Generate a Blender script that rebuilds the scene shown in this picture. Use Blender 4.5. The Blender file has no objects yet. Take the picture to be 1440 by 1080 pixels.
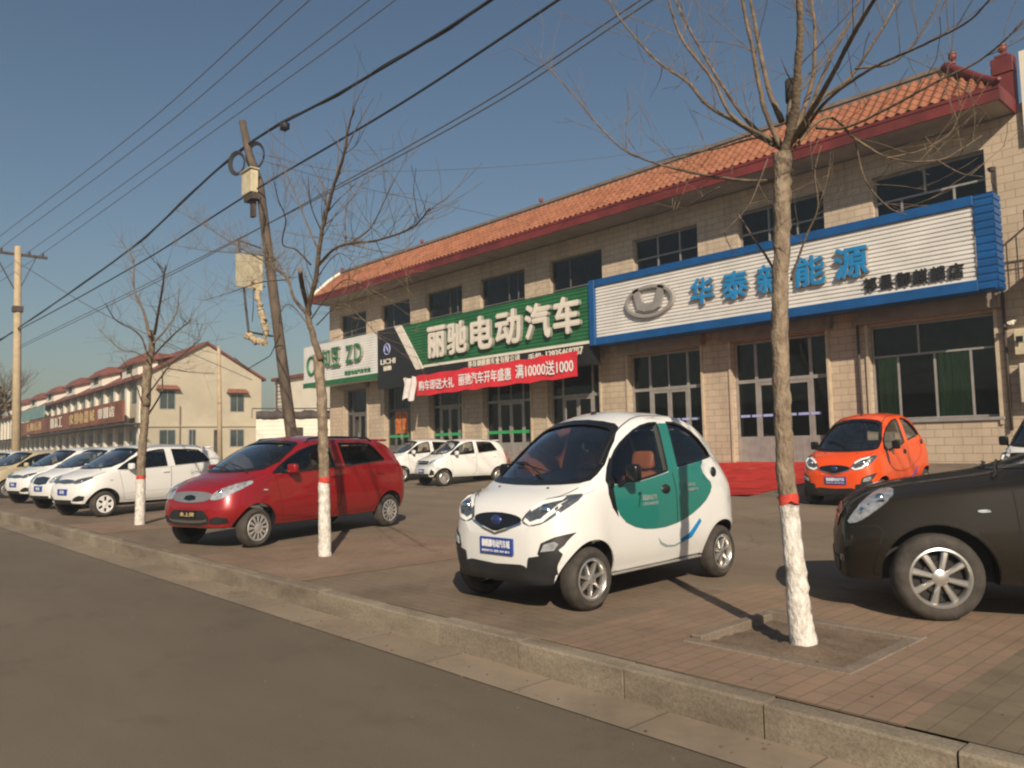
import bpy, bmesh, math, random
import numpy as np
from mathutils import Vector, Matrix
from mathutils.bvhtree import BVHTree
from mathutils.geometry import delaunay_2d_cdt
random.seed(7)
SC = bpy.context.scene
COL = SC.collection
R = math.radians

# ------------------------------------------------------------------ objects
def tag(o, label=None, cat=None, group=None, kind=None):
    if label: o['label'] = label
    if cat: o['category'] = cat
    if group: o['group'] = group
    if kind: o['kind'] = kind
    return o

def empty(name, loc, rz=0.0):
    o = bpy.data.objects.new(name, None)
    COL.objects.link(o)
    o.location = loc
    o.rotation_euler = (0, 0, rz)
    return o

def link_mesh(name, me, parent=None):
    o = bpy.data.objects.new(name, me)
    COL.objects.link(o)
    if parent: o.parent = parent
    return o

def copy_tree(o, parent=None):
    c = o.copy()
    COL.objects.link(c)
    if parent: c.parent = parent
    for ch in list(o.children): copy_tree(ch, c)
    return c

class MB:
    """collects faces, built as one mesh object"""
    def __init__(s): s.v = []; s.f = []; s.m = []; s.cur = 0
    def add(s, vs, fs):
        b = len(s.v); s.v += [tuple(v) for v in vs]
        for f in fs: s.f.append([b + i for i in f]); s.m.append(s.cur)
    def box(s, x0, x1, y0, y1, z0, z1, M=None):
        vs = [(x, y, z) for z in (z0, z1) for y in (y0, y1) for x in (x0, x1)]
        if M is not None: vs = [M @ Vector(v) for v in vs]
        s.add(vs, [(0, 2, 3, 1), (4, 5, 7, 6), (0, 1, 5, 4), (2, 6, 7, 3), (0, 4, 6, 2), (1, 3, 7, 5)])
    def quad(s, a, b, c, d): s.add([a, b, c, d], [(0, 1, 2, 3)])
    def grid(s, rows, closed_u=False, closed_v=False):
        n = len(rows); m = len(rows[0]); fs = []
        for i in range(n if closed_u else n - 1):
            for j in range(m if closed_v else m - 1):
                fs.append((i * m + j, i * m + (j + 1) % m, ((i + 1) % n) * m + (j + 1) % m, ((i + 1) % n) * m + j))
        s.add([p for r in rows for p in r], fs)
    def tube(s, pts, rad, n=6, cap=True):
        pts = [Vector(p) for p in pts]
        if not isinstance(rad, (list, tuple)): rad = [rad] * len(pts)
        rows = []; up = None
        for i, p in enumerate(pts):
            t = (pts[min(i + 1, len(pts) - 1)] - pts[max(i - 1, 0)])
            if t.length < 1e-9: t = Vector((0, 0, 1))
            t.normalize()
            if up is None:
                up = Vector((1, 0, 0)) if abs(t.x) < .8 else Vector((0, 1, 0))
            a = (up - t * up.dot(t))
            if a.length < 1e-6: a = t.orthogonal()
            a.normalize(); b = t.cross(a); up = a
            rows.append([p + (a * math.cos(2 * math.pi * k / n) + b * math.sin(2 * math.pi * k / n)) * rad[i] for k in range(n)])
        s.grid(rows, closed_v=True)
        if cap:
            b = len(s.v)
            s.v += [tuple(v) for v in rows[0]] + [tuple(v) for v in rows[-1]]
            s.f.append([b + i for i in range(n)][::-1]); s.m.append(s.cur)
            s.f.append([b + n + i for i in range(n)]); s.m.append(s.cur)
    def lathe(s, prof, n=32, axis='y', c=(0, 0, 0)):
        """prof: (radius, along) pairs, turned about axis through c"""
        rows = []
        for k in range(n):
            a = 2 * math.pi * k / n; ca, sa = math.cos(a), math.sin(a)
            row = []
            for r, t in prof:
                if axis == 'y': row.append((c[0] + r * ca, c[1] + t, c[2] + r * sa))
                elif axis == 'z': row.append((c[0] + r * ca, c[1] + r * sa, c[2] + t))
                else: row.append((c[0] + t, c[1] + r * ca, c[2] + r * sa))
            rows.append(row)
        s.grid(rows, closed_u=True)
    def build(s, name, mats, parent=None, smooth=False, bevel=0, fixn=True):
        me = bpy.data.meshes.new(name)
        me.from_pydata([tuple(v) for v in s.v], [], s.f)
        if not isinstance(mats, (list, tuple)): mats = [mats]
        for m in mats: me.materials.append(m)
        me.polygons.foreach_set('material_index', s.m)
        if fixn or bevel:
            bm = bmesh.new(); bm.from_mesh(me)
            bmesh.ops.remove_doubles(bm, verts=bm.verts, dist=1e-5)
            if fixn: bmesh.ops.recalc_face_normals(bm, faces=bm.faces)
            if bevel:
                bmesh.ops.bevel(bm, geom=[e for e in bm.edges if len(e.link_faces) == 2 and e.calc_face_angle(0) > .6],
                                offset=bevel, segments=1, affect='EDGES')
            bm.to_mesh(me); bm.free()
        if smooth:
            me.polygons.foreach_set('use_smooth', [True] * len(me.polygons))
            if isinstance(smooth, (int, float)) and smooth is not True:
                me.set_sharp_from_angle(angle=R(smooth))
        me.update()
        return link_mesh(name, me, parent)

# ------------------------------------------------------------------ materials
def nodes_of(name):
    m = bpy.data.materials.new(name); m.use_nodes = True
    nt = m.node_tree; b = nt.nodes['Principled BSDF']
    return m, nt, b

def N(nt, t, **k):
    n = nt.nodes.new(t)
    for a, v in k.items():
        if a.startswith('i_'):
            key = a[2:].replace('_', ' ')
            n.inputs[key].default_value = v
        else: setattr(n, a, v)
    return n

def mat(name, col, rough=.6, metal=0., var=.12, scale=4., bump=0., bscale=40., coat=0., spec=.5, col2=None, detail=4, dirt=0., aniso=None):
    """principled with a noise-driven variation in colour, roughness and relief"""
    m, nt, b = nodes_of(name)
    b.inputs['Roughness'].default_value = rough
    b.inputs['Metallic'].default_value = metal
    b.inputs['Coat Weight'].default_value = coat
    b.inputs['Coat Roughness'].default_value = .06
    b.inputs['Specular IOR Level'].default_value = spec
    tc = N(nt, 'ShaderNodeTexCoord')
    src = tc.outputs['Object']
    if aniso:
        mp = N(nt, 'ShaderNodeMapping'); mp.inputs['Scale'].default_value = aniso
        nt.links.new(src, mp.inputs[0]); src = mp.outputs[0]
    nz = N(nt, 'ShaderNodeTexNoise', i_Scale=scale, i_Detail=detail, i_Roughness=.6)
    nt.links.new(src, nz.inputs['Vector'])
    rp = N(nt, 'ShaderNodeValToRGB')
    c = Vector(col)
    c2 = Vector(col2) if col2 else None
    lo = c * (1 - var) if c2 is None else c
    hi = Vector([min(1, x) for x in c * (1 + var)]) if c2 is None else c2
    rp.color_ramp.elements[0].color = (*lo, 1); rp.color_ramp.elements[1].color = (*hi, 1)
    rp.color_ramp.elements[0].position = .35; rp.color_ramp.elements[1].position = .65
    nt.links.new(nz.outputs['Fac'], rp.inputs[0])
    nt.links.new(rp.outputs[0], b.inputs['Base Color'])
    if dirt:
        mr = N(nt, 'ShaderNodeMapRange', i_To_Min=max(0, rough - dirt), i_To_Max=min(1, rough + dirt))
        nt.links.new(nz.outputs['Fac'], mr.inputs[0]); nt.links.new(mr.outputs[0], b.inputs['Roughness'])
    if bump:
        n2 = N(nt, 'ShaderNodeTexNoise', i_Scale=bscale, i_Detail=3.)
        nt.links.new(src, n2.inputs['Vector'])
        bp = N(nt, 'ShaderNodeBump', i_Strength=bump, i_Distance=.02)
        nt.links.new(n2.outputs['Fac'], bp.inputs['Height'])
        nt.links.new(bp.outputs[0], b.inputs['Normal'])
    return m

def paint(name, col, metal=0., rough=.35, dust=.12, coat=.9, spec=.5):
    m, nt, b = nodes_of(name)
    b.inputs['Specular IOR Level'].default_value = spec
    b.inputs['Metallic'].default_value = metal
    b.inputs['Coat Weight'].default_value = coat
    b.inputs['Coat Roughness'].default_value = .05
    tc = N(nt, 'ShaderNodeTexCoord')
    nz = N(nt, 'ShaderNodeTexNoise', i_Scale=2.2, i_Detail=6., i_Roughness=.65)
    nt.links.new(tc.outputs['Object'], nz.inputs['Vector'])
    sx = N(nt, 'ShaderNodeSeparateXYZ'); nt.links.new(tc.outputs['Object'], sx.inputs[0])
    mr = N(nt, 'ShaderNodeMapRange', i_From_Min=.75, i_From_Max=.2, i_To_Min=.25, i_To_Max=1.)   # road dust thrown low on the sides
    nt.links.new(sx.outputs['Z'], mr.inputs[0])
    mu = N(nt, 'ShaderNodeMath', operation='MULTIPLY'); nt.links.new(nz.outputs['Fac'], mu.inputs[0]); nt.links.new(mr.outputs[0], mu.inputs[1])
    mu2 = N(nt, 'ShaderNodeMath', operation='MULTIPLY'); nt.links.new(mu.outputs[0], mu2.inputs[0]); mu2.inputs[1].default_value = dust * 2
    mx = N(nt, 'ShaderNodeMix', data_type='RGBA')
    mx.inputs['A'].default_value = (*col, 1); mx.inputs['B'].default_value = (.30, .24, .18, 1)
    nt.links.new(mu2.outputs[0], mx.inputs['Factor']); nt.links.new(mx.outputs['Result'], b.inputs['Base Color'])
    ad = N(nt, 'ShaderNodeMath', operation='ADD'); nt.links.new(mu2.outputs[0], ad.inputs[0]); ad.inputs[1].default_value = rough
    nt.links.new(ad.outputs[0], b.inputs['Roughness'])
    return m

def glass(name, tint=(.55, .62, .6), refl=1.0, opaque=.0, dark=(.01, .012, .014)):
    m = bpy.data.materials.new(name); m.use_nodes = True
    nt = m.node_tree; nt.nodes.clear()
    out = N(nt, 'ShaderNodeOutputMaterial')
    tr = N(nt, 'ShaderNodeBsdfTransparent'); tr.inputs[0].default_value = (*tint, 1)
    df = N(nt, 'ShaderNodeBsdfDiffuse'); df.inputs[0].default_value = (*dark, 1)
    tc = N(nt, 'ShaderNodeTexCoord'); nz = N(nt, 'ShaderNodeTexNoise', i_Scale=3., i_Detail=5.)
    nt.links.new(tc.outputs['Object'], nz.inputs['Vector'])
    mr = N(nt, 'ShaderNodeMapRange', i_To_Min=max(0, opaque - .08), i_To_Max=opaque + .08)
    nt.links.new(nz.outputs['Fac'], mr.inputs[0])
    m1 = N(nt, 'ShaderNodeMixShader'); nt.links.new(mr.outputs[0], m1.inputs[0])
    nt.links.new(tr.outputs[0], m1.inputs[1]); nt.links.new(df.outputs[0], m1.inputs[2])
    gl = N(nt, 'ShaderNodeBsdfGlossy', i_Roughness=.03); gl.inputs[0].default_value = (.9, .9, .9, 1)
    fr = N(nt, 'ShaderNodeFresnel', i_IOR=1.5)
    mm = N(nt, 'ShaderNodeMath', operation='MULTIPLY'); mm.inputs[1].default_value = refl
    nt.links.new(fr.outputs[0], mm.inputs[0])
    m2 = N(nt, 'ShaderNodeMixShader'); nt.links.new(mm.outputs[0], m2.inputs[0])
    nt.links.new(m1.outputs[0], m2.inputs[1]); nt.links.new(gl.outputs[0], m2.inputs[2])
    nt.links.new(m2.outputs[0], out.inputs[0])
    return m

def brickmat(name, c1, c2, mortar, bw, bh, plane='xz', msize=.012, rough=.8, offset=.5, bump=.25, nvar=.35, nscale=.6):
    m, nt, b = nodes_of(name)
    tc = N(nt, 'ShaderNodeTexCoord'); sp = N(nt, 'ShaderNodeSeparateXYZ'); nt.links.new(tc.outputs['Object'], sp.inputs[0])
    cb = N(nt, 'ShaderNodeCombineXYZ')
    if plane == 'xz':     # walls: run along x (front) or y (side) by adding both
        ad = N(nt, 'ShaderNodeMath', operation='ADD'); nt.links.new(sp.outputs['X'], ad.inputs[0]); nt.links.new(sp.outputs['Y'], ad.inputs[1])
        nt.links.new(ad.outputs[0], cb.inputs['X']); nt.links.new(sp.outputs['Z'], cb.inputs['Y'])
    elif plane == 'yx': nt.links.new(sp.outputs['Y'], cb.inputs['X']); nt.links.new(sp.outputs['X'], cb.inputs['Y'])
    else: nt.links.new(sp.outputs['X'], cb.inputs['X']); nt.links.new(sp.outputs['Y'], cb.inputs['Y'])
    nzw = N(nt, 'ShaderNodeTexNoise', i_Scale=1.7, i_Detail=2.); nt.links.new(tc.outputs['Object'], nzw.inputs['Vector'])
    va = N(nt, 'ShaderNodeVectorMath', operation='MULTIPLY_ADD'); va.inputs[1].default_value = (.012, .012, 0)
    nt.links.new(nzw.outputs['Color'], va.inputs[0]); nt.links.new(cb.outputs[0], va.inputs[2])
    br = N(nt, 'ShaderNodeTexBrick', offset=offset, i_Scale=1., i_Mortar_Size=msize, i_Mortar_Smooth=.3, i_Bias=0., i_Brick_Width=bw, i_Row_Height=bh)
    br.inputs['Color1'].default_value = (*c1, 1); br.inputs['Color2'].default_value = (*c2, 1); br.inputs['Mortar'].default_value = (*mortar, 1)
    nt.links.new(va.outputs[0], br.inputs['Vector'])
    nz = N(nt, 'ShaderNodeTexNoise', i_Scale=nscale, i_Detail=8., i_Roughness=.7); nt.links.new(tc.outputs['Object'], nz.inputs['Vector'])
    mr = N(nt, 'ShaderNodeMapRange', i_From_Min=.3, i_From_Max=.7, i_To_Min=1 - nvar, i_To_Max=1 + nvar * .4); nt.links.new(nz.outputs['Fac'], mr.inputs[0])
    vm = N(nt, 'ShaderNodeVectorMath', operation='SCALE'); nt.links.new(br.outputs['Color'], vm.inputs[0]); nt.links.new(mr.outputs[0], vm.inputs['Scale'])
    mp = N(nt, 'ShaderNodeMapping'); mp.inputs['Scale'].default_value = (2.2, 2.2, .16) if plane == 'xz' else (.9, .9, 1.)
    nt.links.new(tc.outputs['Object'], mp.inputs[0])
    n5 = N(nt, 'ShaderNodeTexNoise', i_Scale=1.3, i_Detail=6., i_Roughness=.7); nt.links.new(mp.outputs[0], n5.inputs['Vector'])
    m5 = N(nt, 'ShaderNodeMapRange', i_From_Min=.33, i_From_Max=.5, i_To_Min=.80, i_To_Max=1.); nt.links.new(n5.outputs['Fac'], m5.inputs[0])
    v5 = N(nt, 'ShaderNodeVectorMath', operation='SCALE'); nt.links.new(vm.outputs[0], v5.inputs[0]); nt.links.new(m5.outputs[0], v5.inputs['Scale'])
    nt.links.new(v5.outputs[0], b.inputs['Base Color'])
    b.inputs['Roughness'].default_value = rough
    b.inputs['Specular IOR Level'].default_value = .25
    n3 = N(nt, 'ShaderNodeTexNoise', i_Scale=60., i_Detail=3.); nt.links.new(tc.outputs['Object'], n3.inputs['Vector'])
    mm = N(nt, 'ShaderNodeMath', operation='MULTIPLY_ADD'); mm.inputs[1].default_value = -1.; nt.links.new(br.outputs['Fac'], mm.inputs[0])
    m3 = N(nt, 'ShaderNodeMath', operation='MULTIPLY'); m3.inputs[1].default_value = .25; nt.links.new(n3.outputs['Fac'], m3.inputs[0]); nt.links.new(m3.outputs[0], mm.inputs[2])
    bp = N(nt, 'ShaderNodeBump', i_Strength=bump, i_Distance=.01); nt.links.new(mm.outputs[0], bp.inputs['Height']); nt.links.new(bp.outputs[0], b.inputs['Normal'])
    return m

def groundmat(name, c1, c2, c3, s1=.5, s2=90., bump=.35, rough=.9, cracks=False):
    """asphalt / concrete / soil: broad patches, fine grain, streaks along the street"""
    m, nt, b = nodes_of(name)
    tc = N(nt, 'ShaderNodeTexCoord')
    mp = N(nt, 'ShaderNodeMapping'); mp.inputs['Scale'].default_value = (.35, 1., 1.)
    nt.links.new(tc.outputs['Object'], mp.inputs[0])
    n1 = N(nt, 'ShaderNodeTexNoise', i_Scale=s1, i_Detail=8., i_Roughness=.65); nt.links.new(mp.outputs[0], n1.inputs['Vector'])
    n2 = N(nt, 'ShaderNodeTexNoise', i_Scale=s2, i_Detail=4., i_Roughness=.8); nt.links.new(tc.outputs['Object'], n2.inputs['Vector'])
    rp = N(nt, 'ShaderNodeValToRGB'); e = rp.color_ramp.elements
    e[0].position = .32; e[0].color = (*c1, 1); e[1].position = .68; e[1].color = (*c3, 1)
    x = e.new(.5); x.color = (*c2, 1)
    nt.links.new(n1.outputs['Fac'], rp.inputs[0])
    mr = N(nt, 'ShaderNodeMapRange', i_From_Min=.25, i_From_Max=.75, i_To_Min=.58, i_To_Max=1.42); nt.links.new(n2.outputs['Fac'], mr.inputs[0])
    vm = N(nt, 'ShaderNodeVectorMath', operation='SCALE'); nt.links.new(rp.outputs[0], vm.inputs[0]); nt.links.new(mr.outputs[0], vm.inputs['Scale'])
    last = vm.outputs[0]
    n4 = N(nt, 'ShaderNodeTexNoise', i_Scale=1.3, i_Detail=7., i_Roughness=.75); nt.links.new(tc.outputs['Object'], n4.inputs['Vector'])
    m4 = N(nt, 'ShaderNodeMapRange', i_From_Min=.34, i_From_Max=.46, i_To_Min=.84, i_To_Max=1.); nt.links.new(n4.outputs['Fac'], m4.inputs[0])
    v4 = N(nt, 'ShaderNodeVectorMath', operation='SCALE'); nt.links.new(last, v4.inputs[0]); nt.links.new(m4.outputs[0], v4.inputs['Scale']); last = v4.outputs[0]
    if cracks:
        vo = N(nt, 'ShaderNodeTexVoronoi', feature='DISTANCE_TO_EDGE', i_Scale=.33)
        nw = N(nt, 'ShaderNodeTexNoise', i_Scale=1.5, i_Detail=6.); nt.links.new(tc.outputs['Object'], nw.inputs['Vector'])
        va = N(nt, 'ShaderNodeVectorMath', operation='MULTIPLY_ADD'); va.inputs[1].default_value = (.9, .9, 0)
        nt.links.new(nw.outputs['Color'], va.inputs[0]); nt.links.new(tc.outputs['Object'], va.inputs[2]); nt.links.new(va.outputs[0], vo.inputs['Vector'])
        cr = N(nt, 'ShaderNodeMapRange', i_From_Min=0., i_From_Max=.008, i_To_Min=.62, i_To_Max=1.); nt.links.new(vo.outputs['Distance'], cr.inputs[0])
        v2 = N(nt, 'ShaderNodeVectorMath', operation='SCALE'); nt.links.new(last, v2.inputs[0]); nt.links.new(cr.outputs[0], v2.inputs['Scale']); last = v2.outputs[0]
    nt.links.new(last, b.inputs['Base Color'])
    b.inputs['Roughness'].default_value = rough; b.inputs['Specular IOR Level'].default_value = .3
    bp = N(nt, 'ShaderNodeBump', i_Strength=bump, i_Distance=.01); nt.links.new(n2.outputs['Fac'], bp.inputs['Height']); nt.links.new(bp.outputs[0], b.inputs['Normal'])
    return m

M = {}
M['asphalt'] = groundmat('asphalt', (.112, .091, .066), (.133, .108, .079), (.156, .127, .094), .45, 120., .3)
M['lot'] = groundmat('worn_concrete_lot', (.16, .122, .086), (.19, .146, .105), (.222, .172, .125), .6, 70., .25, cracks=True)
M['gutter'] = brickmat('gutter_slabs', (.27, .215, .155), (.245, .195, .142), (.15, .115, .085), .96, 1.0, 'xy', .008, .9, 0., .15, .25)
M['kerbstone'] = groundmat('kerb_concrete', (.14, .114, .084), (.215, .178, .132), (.28, .238, .178), 3.2, 60., .4)
M['redpave'] = brickmat('red_brick_paving', (.27, .18, .125), (.235, .168, .118), (.17, .132, .092), .24, .12, 'yx', .006, .9, .5, .3, .3, .5)
M['greypave'] = brickmat('brown_block_paving', (.195, .148, .105), (.215, .16, .115), (.14, .106, .077), .24, .12, 'xy', .005, .9, .5, .25, .35, .6)
M['tilepave'] = brickmat('square_tile_paving', (.175, .14, .095), (.20, .16, .108), (.15, .12, .08), .25, .125, 'yx', .005, .9, 0., .3, .3, .8)
M['edging'] = groundmat('concrete_edging', (.15, .12, .09), (.19, .15, .115), (.22, .18, .14), 3., 60., .4)
M['soil'] = groundmat('dry_soil', (.12, .085, .058), (.16, .115, .08), (.20, .15, .105), 5., 45., 1.)
M['carpet'] = mat('red_carpet', (.42, .035, .03), .95, var=.2, scale=3, bump=.4, bscale=120, spec=.1)
M['base'] = groundmat('bare_ground', (.13, .10, .07), (.16, .125, .09), (.18, .14, .10), .1, 10., .3)
M['black_plastic'] = mat('black_plastic', (.018, .018, .019), .45, var=.2, bump=.1, bscale=200)
M['black_trim'] = mat('black_window_trim', (.010, .011, .013), .22, var=.2)
M['gap'] = mat('panel_gap', (.012, .012, .012), .9)
M['interior'] = mat('dark_interior', (.035, .033, .032), .85, var=.25)
M['headliner'] = mat('grey_headliner', (.20, .19, .175), .9, var=.15)
M['seat_orange'] = mat('orange_leather', (.34, .10, .04), .5, var=.15)
M['seat_grey'] = mat('grey_seat', (.16, .15, .145), .8, var=.15)
M['rubber'] = mat('tyre_rubber', (.045, .038, .032), .85, var=.35, scale=8, bump=.3, bscale=90)
M['alloy'] = mat('alloy_rim', (.62, .60, .57), .28, .85, var=.08, scale=9)
M['hubcap'] = mat('silver_hubcap', (.55, .53, .50), .35, .6, var=.08, scale=9)
M['whitecap'] = mat('white_hubcap', (.78, .77, .75), .3, .1, var=.06)
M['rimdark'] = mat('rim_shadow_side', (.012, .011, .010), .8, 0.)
M['chrome'] = mat('chrome', (.75, .75, .75), .12, 1., var=.04)
M['lampglass'] = mat('headlamp_lens', (.42, .44, .46), .08, .35, var=.3, scale=14, coat=1.)
M['lampdark'] = mat('headlamp_smoked', (.10, .11, .12), .1, .3, var=.4, scale=18, coat=1.)
M['redlamp'] = mat('tail_lamp', (.35, .02, .015), .12, var=.2, coat=1.)
M['platebl'] = mat('blue_plate', (.022, .055, .26), .4, var=.1)
M['white'] = mat('white_lettering', (.78, .78, .76), .5, var=.05)
M['carglass'] = glass('car_glass', (.86, .90, .88), 1.5, .08)
M['screen'] = glass('raked_windscreen', (.86, .90, .88), 3.2, .10, (.05, .055, .055))
M['cardark'] = glass('tinted_car_glass', (.25, .29, .30), 1.4, .35)
M['wall_brick'] = brickmat('cream_block_wall', (.54, .432, .325), (.475, .378, .28), (.33, .26, .18), .41, .195, 'xz', .011, .75, .5, .3, .2, .35)
M['winglass'] = glass('shop_window_glass', (.80, .84, .80), 1.0, .06, (.012, .014, .016))
M['alu'] = mat('aluminium_frame', (.33, .31, .29), .5, .3, var=.12)
M['aludark'] = mat('dark_window_frame', (.13, .125, .12), .5, .2, var=.15)
M['rail_beige'] = mat('beige_shutter_rail', (.50, .41, .30), .55, .1, var=.12)
M['shutterbox'] = mat('grey_shutter_housing', (.24, .20, .17), .7, .1, var=.2, scale=2)
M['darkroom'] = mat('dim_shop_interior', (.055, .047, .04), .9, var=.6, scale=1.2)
M['tile'] = mat('terracotta_tile', (.205, .070, .034), .8, var=.28, scale=2.3, bump=.3, bscale=30, col2=(.30, .118, .058))
M['fascia'] = mat('maroon_fascia_paint', (.135, .018, .018), .6, var=.3, scale=1.2, bump=.15, bscale=12)
M['soffit'] = mat('pale_soffit_plaster', (.33, .28, .215), .85, var=.2, scale=1.1)
M['coping'] = mat('grey_coping', (.16, .13, .11), .85, var=.2)
M['roofdeck'] = mat('flat_roof', (.22, .2, .18), .9)
M['sigwhite'] = mat('white_sign_cladding', (.68, .66, .63), .5, var=.08, scale=1.2, dirt=.1)
M['siggreen'] = mat('green_sign_cladding', (.018, .125, .045), .55, var=.18, scale=1.5)
M['sigblue'] = mat('blue_sign_frame', (.004, .072, .23), .45, var=.15, scale=2)
M['sigblack'] = mat('black_sign_panel', (.014, .014, .016), .5, var=.2)
M['letcream'] = mat('cream_letters', (.70, .64, .55), .5, var=.07)
M['letside'] = mat('letter_return_grey', (.30, .28, .25), .6, var=.1)
M['letblue'] = mat('blue_letters', (.012, .20, .46), .45, var=.1)
M['letblack'] = mat('black_letters', (.015, .015, .018), .5)
M['letgreen'] = mat('green_letters', (.02, .17, .06), .5, var=.1)
M['banner'] = mat('red_banner_cloth', (.62, .02, .035), .75, var=.12, scale=2, bump=.3, bscale=8)
M['bannerwhite'] = mat('white_banner_cloth', (.68, .62, .60), .8, var=.1)
M['green_stripe'] = mat('green_door_stripe', (.03, .32, .10), .5)
M['violet_stripe'] = mat('blue_white_door_stripe', (.35, .38, .68), .5)
M['curtain'] = mat('green_curtain', (.22, .38, .17), .9, var=.3, scale=3, aniso=(6, 1, .3))
M['poster'] = mat('orange_red_poster', (.35, .03, .02), .6, col2=(.70, .25, .03), scale=5)
M['bark'] = mat('poplar_bark', (.14, .10, .068), .9, var=.35, scale=18, bump=1., bscale=45, aniso=(1, 1, .45), col2=(.30, .235, .165), detail=8)
M['twig'] = mat('twig_bark', (.16, .115, .08), .9, var=.3, scale=8)
M['stubcut'] = mat('blackened_stub', (.03, .025, .022), .95)
M['whitewash'] = mat('whitewash', (.42, .38, .33), .95, scale=26, bump=.7, bscale=55, aniso=(1, 1, .5), col2=(.74, .71, .66), detail=8)
M['redpaint'] = mat('red_band_paint', (.42, .03, .02), .85, var=.4, scale=20, col2=(.55, .06, .04))
M['polewood'] = mat('dark_tarred_pole', (.085, .062, .045), .85, var=.35, scale=6, bump=.5, bscale=30, aniso=(1, 1, .2))
M['poleconc'] = mat('pale_concrete_pole', (.40, .31, .20), .9, var=.12, scale=3, bump=.3, bscale=60)
M['cable'] = mat('black_cable', (.018, .017, .02), .7)
M['cable_grey'] = mat('grey_wire', (.09, .09, .10), .7)
M['ironwork'] = mat('rusty_dark_iron', (.06, .045, .038), .8, var=.3, scale=12)
M['creambox'] = mat('cream_meter_box', (.50, .44, .30), .7, var=.15, scale=6)
M['foam'] = mat('peeling_yellow_insulation', (.30, .23, .14), .95, var=.35, scale=16, bump=1., bscale=30, col2=(.52, .42, .28))
M['houseplaster'] = mat('cream_house_plaster', (.42, .37, .28), .9, var=.1, scale=.5)
M['houseroof'] = mat('maroon_roof_tiles', (.17, .052, .038), .85, var=.25, scale=1.5, bump=.5, bscale=8)
M['housebrown'] = mat('brown_red_sign_board', (.20, .07, .04), .7, var=.3, scale=.5)
M['teal_board'] = mat('faded_teal_board', (.16, .27, .26), .8, var=.2, scale=1)
M['gold'] = mat('faded_gold_letters', (.50, .36, .17), .7)
M['panelwhite'] = mat('white_sheet_wall', (.68, .63, .53), .6, var=.06, scale=1)
M['tarp'] = mat('dark_brown_tarp', (.07, .055, .05), .9, var=.3, scale=3)
M['acbox'] = mat('beige_ac_casing', (.52, .46, .36), .6, var=.1)
M['finialred'] = mat('glazed_red_finial', (.19, .035, .02), .6, var=.25, scale=8)
M['satin'] = mat('satin_chrome', (.50, .48, .45), .38, .8, var=.08)
M['hoodred'] = mat('faded_red_hood', (.22, .085, .055), .8, var=.2)
M['foliage'] = mat('dry_brown_leaves', (.13, .085, .035), .9, var=.5, scale=20)
# ------------------------------------------------------------------ text
def text_mesh(s, w, h, depth=.02, bold=.0, shear=0.):
    """mesh of a line of writing fitted into w x h, lower-left at 0,0 facing +z"""
    cu = bpy.data.curves.new('txt', 'FONT'); cu.body = s; cu.extrude = .5; cu.offset = bold; cu.resolution_u = 3; cu.shear = shear
    o = bpy.data.objects.new('txt', cu); COL.objects.link(o)
    dg = bpy.context.evaluated_depsgraph_get(); dg.update()
    me = bpy.data.meshes.new_from_object(o.evaluated_get(dg))
    vs = np.array([v.co[:] for v in me.vertices]); fs = [tuple(p.vertices) for p in me.polygons]
    bpy.data.objects.remove(o); bpy.data.meshes.remove(me); bpy.data.curves.remove(cu)
    lo = vs.min(0); hi = vs.max(0)
    vs[:, 0] = (vs[:, 0] - lo[0]) / (hi[0] - lo[0]) * w
    vs[:, 1] = (vs[:, 1] - lo[1]) / (hi[1] - lo[1]) * h
    vs[:, 2] = (vs[:, 2] + .5) * depth
    return vs, fs

def put_text(name, s, m, o, u, v, w, h, parent=None, depth=.02, bold=0., side=None, shear=0.):
    """o: lower-left corner, u / v: unit vectors along and up the writing"""
    o = Vector(o); u = Vector(u).normalized(); v = Vector(v).normalized(); n = u.cross(v)
    bb = bold * h / max(1, 1) if bold else 0       # stroke thickened by stacking shifted copies, each a hair less deep
    vs, fs = text_mesh(s, w - 2 * bb, h - 2 * bb, depth, 0, shear)
    b = MB(); k = 0
    for dx, dy in (((0, 0), (bb, 0), (-bb, 0), (0, bb), (0, -bb), (bb * .7, bb * .7), (-bb * .7, -bb * .7), (bb * .7, -bb * .7), (-bb * .7, bb * .7)) if bold else ((0, 0),)):
        g = 1 - .012 * k; k += 1
        b.add([o + u * (p[0] + dx + bb) + v * (p[1] + dy + bb) + n * p[2] * g for p in vs], fs)
    ob = b.build(name, [m, side] if side else m, parent, fixn=False)
    if side:
        for p in ob.data.polygons:
            if abs(p.normal.dot(n)) < .5: p.material_index = 1
    return ob

# ------------------------------------------------------------------ car bodies
def pchip(xs, ys, x):
    xs = np.array(xs, float); ys = np.array(ys, float)
    h = np.diff(xs); d = np.diff(ys) / h; m = np.zeros_like(ys)
    for i in range(1, len(xs) - 1):
        if d[i - 1] * d[i] > 0:
            w1 = 2 * h[i] + h[i - 1]; w2 = h[i] + 2 * h[i - 1]
            m[i] = (w1 + w2) / (w1 / d[i - 1] + w2 / d[i])
    m[0] = d[0]; m[-1] = d[-1]
    i = np.clip(np.searchsorted(xs, x) - 1, 0, len(h) - 1); t = (x - xs[i]) / h[i]
    return ((1 + 2 * t) * (1 - t) ** 2) * ys[i] + t * (1 - t) ** 2 * h[i] * m[i] + t * t * (3 - 2 * t) * ys[i + 1] + t * t * (t - 1) * h[i] * m[i + 1]

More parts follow.
